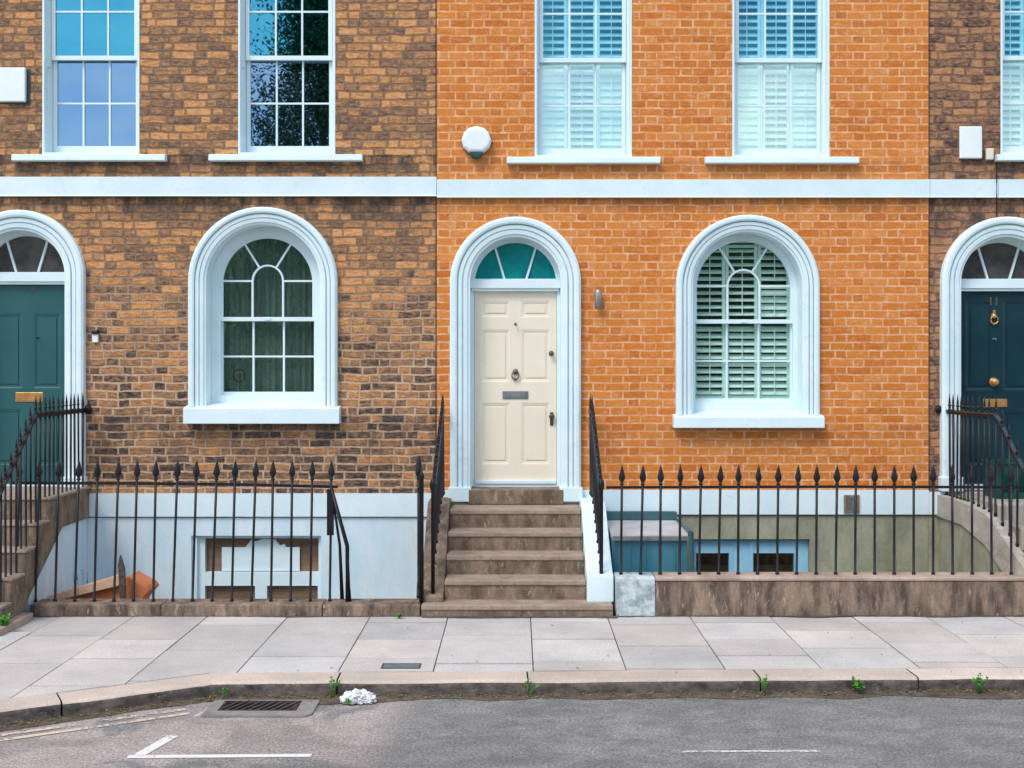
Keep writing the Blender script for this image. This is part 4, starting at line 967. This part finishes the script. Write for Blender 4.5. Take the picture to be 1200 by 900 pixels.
# kerb stones
def kerb():
    fr = [Vector(p_) for p_ in KP]; bk = offs(KP, KW)
    b = bmesh.new(); lay = b.loops.layers.float_color.new('tint'); rn = random.Random(4)
    for seg in range(3):
        L = (fr[seg + 1] - fr[seg]).length
        if seg == 0: cuts = [L - 3.6, L - 2.4, L - 1.2, L]
        elif seg == 1: cuts = [0, 1.05, 2.1, L]
        else:
            cuts = [0, .93, 2.28, 3.0 + .95, 5.0, 6.1, 7.2, 8.4, 9.5]
            cuts = [0, .9, 2.27, 3.95, 5.1, 6.2, 7.3, 8.4, 9.6]
        dd = (fr[seg + 1] - fr[seg]).normalized(); nn = Vector((-dd.y, dd.x))
        for a_, c_ in zip(cuts, cuts[1:]):
            def ends(s_):
                f_ = fr[seg] + dd * s_; k_ = f_ + nn * KW
                if s_ < 1e-4: f_, k_ = fr[seg], bk[seg]
                if abs(s_ - L) < 1e-4: f_, k_ = fr[seg + 1], bk[seg + 1]
                return f_, k_
            f0, k0 = ends(a_ + (.006 if a_ > 1e-4 else 0)); f1, k1 = ends(c_ - (.006 if abs(c_ - L) > 1e-4 else 0))
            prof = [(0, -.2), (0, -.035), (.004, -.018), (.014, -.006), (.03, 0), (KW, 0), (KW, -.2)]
            prof = [(o_ / KW, z_) for o_, z_ in prof]; dz = rn.uniform(-.004, .004)
            nsub = 6; rings = []
            for q in range(nsub + 1):
                t = q / nsub; ff = f0.lerp(f1, t); kk = k0.lerp(k1, t); jt = rn.uniform(-.004, .004)
                rings.append([b.verts.new((ff.lerp(kk, o_).x + 0, ff.lerp(kk, o_).y + (jt if o_ < .1 else 0), z_ + dz + (jt * .6 if z_ > -.1 else 0))) for o_, z_ in prof])
            kq = rn.uniform(.82, 1.12)
            fs = []
            for A_, B_ in zip(rings, rings[1:]):
                for w_ in range(len(prof) - 1):
                    f = b.faces.new([A_[w_], A_[w_ + 1], B_[w_ + 1], B_[w_]]); f.material_index = 1 if w_ < 2 else 0; fs.append(f)
            fs.append(b.faces.new(rings[0][::-1])); fs.append(b.faces.new(rings[-1]))
            fs[-1].material_index = fs[-2].material_index = 1
            for f in fs:
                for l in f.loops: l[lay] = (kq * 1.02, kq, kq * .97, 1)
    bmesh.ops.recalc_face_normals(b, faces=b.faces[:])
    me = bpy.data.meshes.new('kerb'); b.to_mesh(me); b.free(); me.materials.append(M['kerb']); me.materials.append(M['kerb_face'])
    o = bpy.data.objects.new('kerb', me); COL.objects.link(o); o['kind'] = 'structure'
kerb()
# the far side of the street, behind the photographer
m = MB(); m.box(-60, 60, -19.2, -17, -.3, .01); m.build('far_pavement', M['slab'])['kind'] = 'structure'

# markings
def line(name, pts, w, mat, z=-.106):
    m = MB()
    for p_, q_ in zip(pts, pts[1:]):
        p_, q_ = Vector(p_), Vector(q_); dd = (q_ - p_).normalized(); n_ = Vector((-dd.y, dd.x)) * w / 2
        m._f([m.b.verts.new((*v_, z)) for v_ in (p_ - n_, q_ - n_, q_ + n_, p_ + n_)])
    o = m.build(name, mat); o['kind'] = 'structure'; return o
line('bay_marking', [(-2.36, -4.93), (-1.25, -4.905)], .055, M['line_white'])
line('bay_side_marking', [(-2.3, -4.9), (-2.2, -4.53)], .075, M['line_white'])
line('bay_inner_marking', [(-2.16, -4.13), (-2.07, -3.8)], .06, M['line_thin'])
line('bay_end_marking', [(.99, -4.835), (1.86, -4.825)], .035, M['line_thin'])
kd = (Vector(KP[2]) - Vector(KP[1])).normalized(); kn = Vector((kd.y, -kd.x))
for off in (.2, .31): line('yellow_line', [Vector(KP[1]) + kn * off, Vector(KP[1]).lerp(Vector(KP[2]), .93) + kn * off], .05, M['line_yellow'], -.105)

# gutter dirt: ragged strip along the kerb
m = MB(); rn = random.Random(5)
def gut(P0, P1, w0, w1, n):
    P0, P1 = Vector(P0), Vector(P1); dd = (P1 - P0).normalized(); n_ = Vector((dd.y, -dd.x)); pv = None
    for i in range(n + 1):
        t = i / n; c_ = P0.lerp(P1, t); w_ = 1.25 * (w0 + (w1 - w0) * t) * (.55 + .9 * mnoise.noise((c_.x * 2.2, c_.y, 3)) ** 1 * .8 + .3 + rn.uniform(-.08, .08))
        w_ = max(.02, w_); q = (m.b.verts.new((c_.x - n_.x * .01, c_.y - n_.y * .01, -.098)), m.b.verts.new(((c_ + n_ * w_).x, (c_ + n_ * w_).y, -.1065)))
        if pv: m._f([pv[0], pv[1], q[1], q[0]])
        pv = q
gut((-4.9, -5.17), (-2.19, -3.68), .06, .09, 60); gut((-2.19, -3.68), (9, -3.378), .13, .09, 200)
m.build('gutter_dirt', M['dirt'])['kind'] = 'structure'
m = MB(); pv = None
for i in range(400):
    x = -4.3 + 9.2 * i / 399; w_ = .012 + .05 * max(0, mnoise.noise((x * 1.7, 5, 1))) + rn.uniform(0, .012)
    yw = -1.51 if (x < -.86 or x > .9) else -1.56
    q = (m.b.verts.new((x, yw + .03, .008)), m.b.verts.new((x, yw - w_, .0045)))
    if pv: m._f([pv[0], pv[1], q[1], q[0]])
    pv = q
m.build('wall_foot_dirt', M['dirt'])['kind'] = 'structure'
# leaf litter
m = MB(); g2 = MB(); rn = random.Random(9)
for i in range(1500):
    t = rn.random(); seg = 1 if rn.random() < .25 else 2
    P0, P1 = (Vector(KP[1]), Vector(KP[2])) if seg == 1 else (Vector(KP[2]), Vector((6, -3.46)))
    dd = (P1 - P0).normalized(); n_ = Vector((dd.y, -dd.x)); c_ = P0.lerp(P1, t) + n_ * abs(rn.gauss(.03, .06))
    if i > 1440: c_ = Vector((rn.uniform(-2, 4), rn.uniform(-5.2, -1.7)))
    zz = -.1 if c_.y < -3.6 or seg == 1 else .003
    if c_.y > -3.45 and i > 1440: zz = .006
    elif i > 1440: zz = -.103
    else: zz = -.098 + rn.uniform(0, .006)
    s_ = rn.uniform(.006, .016); a_ = rn.uniform(0, 6.28); cx_, sx_ = math.cos(a_) * s_, math.sin(a_) * s_
    mm = g2 if rn.random() < .3 else m
    mm._f([mm.b.verts.new(p_) for p_ in ((c_.x - cx_, c_.y - sx_, zz), (c_.x + sx_ * .5, c_.y - cx_ * .5, zz + .006), (c_.x + cx_, c_.y + sx_, zz + .002), (c_.x - sx_ * .5, c_.y + cx_ * .5, zz + .005))])
o = m.build('leaf_litter', M['dry_leaf']); tag(o, 'small brown dead leaves and grit scattered along the gutter', 'leaf litter', kind='stuff')
o = g2.build('moss_bits', M['moss']); tag(o, 'tiny green moss and leaf scraps along the kerb foot', 'moss', kind='stuff')

# weeds
def weed(px, py, dd, z, h, n, lab, sz=.02):
    x = (px - 606) * dd / 1368; bush('weed', (x, dd - 12, z), h, n, lab, 'weed', 'leaf', 'leaf', sz, .6, 'weeds growing at the kerb')
weed(388, 805, 8.30, -.1, .14, 5, 'thin green weed in the kerb joint left of the white litter', .018)
weed(619, 802, 8.34, -.1, .15, 4, 'small green weed in the kerb joint straight below the steps', .02)
weed(897, 800, 8.36, -.1, .15, 6, 'leaning green weed in the kerb joint right of centre', .022)
weed(1007, 806, 8.39, -.1, .1, 12, 'bushy green weed against the kerb foot near the right', .026)
weed(1147, 800, 8.40, -.1, .16, 8, 'tall green weed with yellow tip at the kerb, rightmost of all', .025)
weed(262, 815, 8.26, -.1, .09, 6, 'low green weed at the bend of the kerb', .016)
weed(408, 826, 8.12, -.1, .05, 5, 'tiny weed at the foot of the white litter', .014)
weed(3, 735, 9.85, .0, .15, 14, 'green weed beside the left steps at the photo edge', .03)
weed(468, 724, 10.40, .0, .035, 12, 'flat green tuft at the foot of the low kerb by the steps', .02)

# drain
g = empty('drain_grate', (-1.77, -3.9, -.1)); tag(g, 'dark slotted drain grate in a concrete edge at the gutter', 'drain grate')
m = MB(); m.holed([(-.36, -.24), (.34, -.24), (.38, -.19), (.38, .13), (-.36, .13)], [[(-.28, -.13), (.26, -.13), (.26, .1), (-.28, .1)]], 0, .012)
for v_ in m.b.verts: v_.co = Vector((v_.co.x, v_.co.z, v_.co.y - .008))
m.build('concrete_edge', M['concrete'], g)
m = MB(); m.box(-.279, .259, -.129, .099, -.02, -.009); m.build('pit', M['black_plastic'], g)
m = MB()
for k in range(11):
    x = -.29 + k * .052
    m.prism([(max(-.275, x), -.125), (min(.25, x + .02), -.125), (min(.255, x + .12), .095), (max(-.27, x + .1), .095)] if x + .1 < .25 else [(x, -.125), (min(.25, x + .02), -.125), (.255, -.02), (.255, .03)], 'z', -.006, .006)
m.box(-.28, .26, -.13, -.118, -.006, .0065); m.box(-.28, .26, .088, .1, -.006, .0065); m.build('slotted_bars', M['grate_metal'], g)
# cover in the pavement
c = empty('access_cover', (-.87, -3.24, .0)); tag(c, 'small blue grey metal cover set in the paving before the kerb', 'cover')
m = MB(); m.bbox(-.135, .135, -.06, .06, -.01, .007, .003); m.build('cover_plate', M['cover_metal'], c)
m = MB(); m.holed([(-.146, -.071), (.146, -.071), (.146, .071), (-.146, .071)], [[(-.136, -.061), (.136, -.061), (.136, .061), (-.136, .061)]], 0, .006)
for v_ in m.b.verts: v_.co = Vector((v_.co.x, v_.co.z, v_.co.y + .001))
m.build('cover_frame', M['grate_metal'], c)
# white litter
b = bmesh.new(); 
for (cx_, cy_, cz_, r_, sd) in ((-.06, 0, .035, .075, 1), (.05, .01, .035, .07, 2), (.0, .02, .075, .045, 3), (-.1, -.01, .02, .05, 4), (.11, -.01, .025, .05, 5)):
    r = bmesh.ops.create_icosphere(b, subdivisions=4, radius=r_)
    for v_ in r['verts']:
        n_ = v_.co.normalized(); k = 1 + .6 * mnoise.noise(n_ * 2.6 + Vector((sd, 0, 0))) + .35 * abs(mnoise.noise(n_ * 7 + Vector((0, sd, 0))))
        v_.co = Vector((n_.x * r_ * k * 1.15 + cx_, n_.y * r_ * k + cy_, max(.0, n_.z * r_ * k * .8 + cz_)))
me = bpy.data.meshes.new('litter'); b.to_mesh(me); b.free(); me.materials.append(M['paper'])
o = bpy.data.objects.new('litter', me); COL.objects.link(o); o.location = (-1.12, -3.8, -.104); o.scale = (.74, .8, .7); tag(o, 'crumpled white plastic or paper litter lying in the gutter', 'litter')

# ------------------------------------------------------------------ trees across the street (seen mirrored in the panes)
def tree(x, y, h, rad, crown_z, n, lab, seed, droop=False):
    rn = random.Random(seed); t = empty('tree', (x, y, 0)); tag(t, lab, 'tree', 'trees across the street')
    m = MB(); m.tube([(0, 0, 0), (.1, 0, h * .3), (-.05, .1, h * .6), (0, 0, h * .92)], [.28, .2, .13, .04], 9)
    cl = []
    for k in range(26 if h < 12 else 70):
        a_ = rn.uniform(0, 6.28); q = rn.uniform(0, 1) ** .6; zz = crown_z + (h - crown_z) * rn.uniform(.05, 1); f = math.sin(PI * min(.97, max(.12, (zz - crown_z) / (h - crown_z))))
        c_ = Vector((math.cos(a_) * rad * q * f, math.sin(a_) * rad * q * f, zz)); cl.append((c_, rn.uniform(.45, .95) * rad * .42))
        m.tube([(0, 0, max(1.2, zz - rad * .8)), tuple(c_ * .6 + Vector((0, 0, zz * .37))), tuple(c_)], [.07, .04, .015], 6)
    m.build('trunk', M['bark'], t)
    lf = MB()
    for i in range(n):
        c_, r_ = rn.choice(cl); p_ = c_ + Vector((rn.gauss(0, 1), rn.gauss(0, 1), rn.gauss(-.4 if droop else 0, 1.3 if droop else .8))) * r_ * .6
        d_ = Vector((rn.uniform(-1, 1), rn.uniform(-1, 1), rn.uniform(-1, .3))).normalized() * rn.uniform(.1, .2); s_ = d_.cross(Vector((rn.uniform(-1, 1), rn.uniform(-1, 1), rn.uniform(-1, 1)))).normalized() * rn.uniform(.03, .055)
        lf._f([lf.b.verts.new(q_) for q_ in (p_, p_ + d_ * .5 + s_, p_ + d_, p_ + d_ * .5 - s_)])
    lf.build('crown', M['tree_leaf'], t)
tree(-7.3, -32, 17, 3.5, 3.5, 60000, 'tall loose tree across the street, mirrored in the second upper window', 21, True)
for i, (x, h, r_) in enumerate(((-22, 8.2, 4), (-15.5, 7.6, 3.8), (-10, 8.4, 3.6), (-1.5, 7.8, 3.6), (4, 8.6, 3.8), (10, 8, 3.8), (16, 9.0, 4), (22, 8.4, 4))):
    tree(x, -33 + (i % 3), h, r_, 1.0, 14000, 'rounded garden tree across the street, mirrored in the lower panes', 40 + i)

m = MB(); n_ = 120; rings = []  # unseen leafy mass added behind the trees to close sky gaps in the reflections
for i in range(n_ + 1):
    x = -34 + 68 * i / n_; ring = []
    for (yy, zz) in ((1.2, .0), (1.3, 2.5), (1.2, 5), (.9, 7), (.2, 7.8), (-1, 7.6), (-1.3, 4), (-1.3, 0)):
        k = mnoise.noise((x * .5, yy, zz * .5)) * 1.1 + mnoise.noise((x * 1.7, yy, zz * 1.7)) * .5
        ring.append(m.b.verts.new((x, yy + (k if zz > .5 else 0), zz + (k * .8 if zz > 3 else 0))))
    rings.append(ring)
for A_, B_ in zip(rings, rings[1:]):
    for k in range(7): m._f([A_[k], A_[k + 1], B_[k + 1], B_[k]])
tag(m.build('reflection_filler', M['tree_leaf'], None, (0, -38.5, 0)), 'high dark green mass added unseen behind the trees to fill gaps in pane reflections', 'reflection_filler')

# ------------------------------------------------------------------ light and camera
w = bpy.data.worlds.new('World'); scene.world = w; w.use_nodes = True
nt = w.node_tree; nt.nodes.clear()
out = nt.nodes.new('ShaderNodeOutputWorld'); bg = nt.nodes.new('ShaderNodeBackground'); sky = nt.nodes.new('ShaderNodeTexSky')
SUN_AZ, SUN_EL = 215, 52          # compass-like: direction the light comes from, measured from +Y clockwise
sky.sky_type = 'NISHITA'; sky.sun_disc = False; sky.sun_elevation = R(SUN_EL); sky.sun_rotation = R(SUN_AZ); sky.dust_density = 1.2; sky.air_density = 1.0; sky.ozone_density = 2.0
tc = nt.nodes.new('ShaderNodeTexCoord'); nz = nt.nodes.new('ShaderNodeTexNoise'); mp = nt.nodes.new('ShaderNodeMapping')
mp.inputs['Location'].default_value = (3.3, 1.2, .4); mp.inputs['Scale'].default_value = (1, 1, 2.4); nz.inputs['Scale'].default_value = 5.5; nz.inputs['Detail'].default_value = 8; nz.inputs['Roughness'].default_value = .6
nt.links.new(tc.outputs['Generated'], mp.inputs[0]); nt.links.new(mp.outputs[0], nz.inputs['Vector'])
cr = nt.nodes.new('ShaderNodeValToRGB'); cr.color_ramp.elements[0].position = .4; cr.color_ramp.elements[1].position = .72
nt.links.new(nz.outputs[0], cr.inputs[0])
mx = nt.nodes.new('ShaderNodeMix'); mx.data_type = 'RGBA'; nt.links.new(cr.outputs[0], mx.inputs[0]); nt.links.new(sky.outputs[0], mx.inputs[6]); mx.inputs[7].default_value = (8, 8.3, 8.7, 1)
nt.links.new(mx.outputs[2], bg.inputs[0]); bg.inputs[1].default_value = .12; nt.links.new(bg.outputs[0], out.inputs[0])
sl_ = bpy.data.lights.new('sun', 'SUN'); sl_.energy = 1.2; sl_.angle = R(22); sl_.color = (1, .95, .88)
so = bpy.data.objects.new('sun', sl_); COL.objects.link(so)
az, el = R(SUN_AZ), R(SUN_EL); dirv = Vector((math.sin(az) * math.cos(el), math.cos(az) * math.cos(el), math.sin(el)))
so.rotation_euler = dirv.to_track_quat('Z', 'Y').to_euler(); so.location = (0, -10, 20)

cam = bpy.data.cameras.new('camera'); co = bpy.data.objects.new('camera', cam); COL.objects.link(co); scene.camera = co
co.location = (0, -12, 2.28); co.rotation_euler = (R(90), 0, 0)
cam.sensor_width = 36; cam.lens = 36 * 1368 / 1200; cam.shift_x = -6 / 1200; cam.shift_y = -25 / 1200; cam.clip_end = 1000; cam.clip_start = .1
scene.view_settings.view_transform = 'Standard'; scene.view_settings.look = 'None'; scene.view_settings.gamma = 1
scene.view_settings.exposure = .88
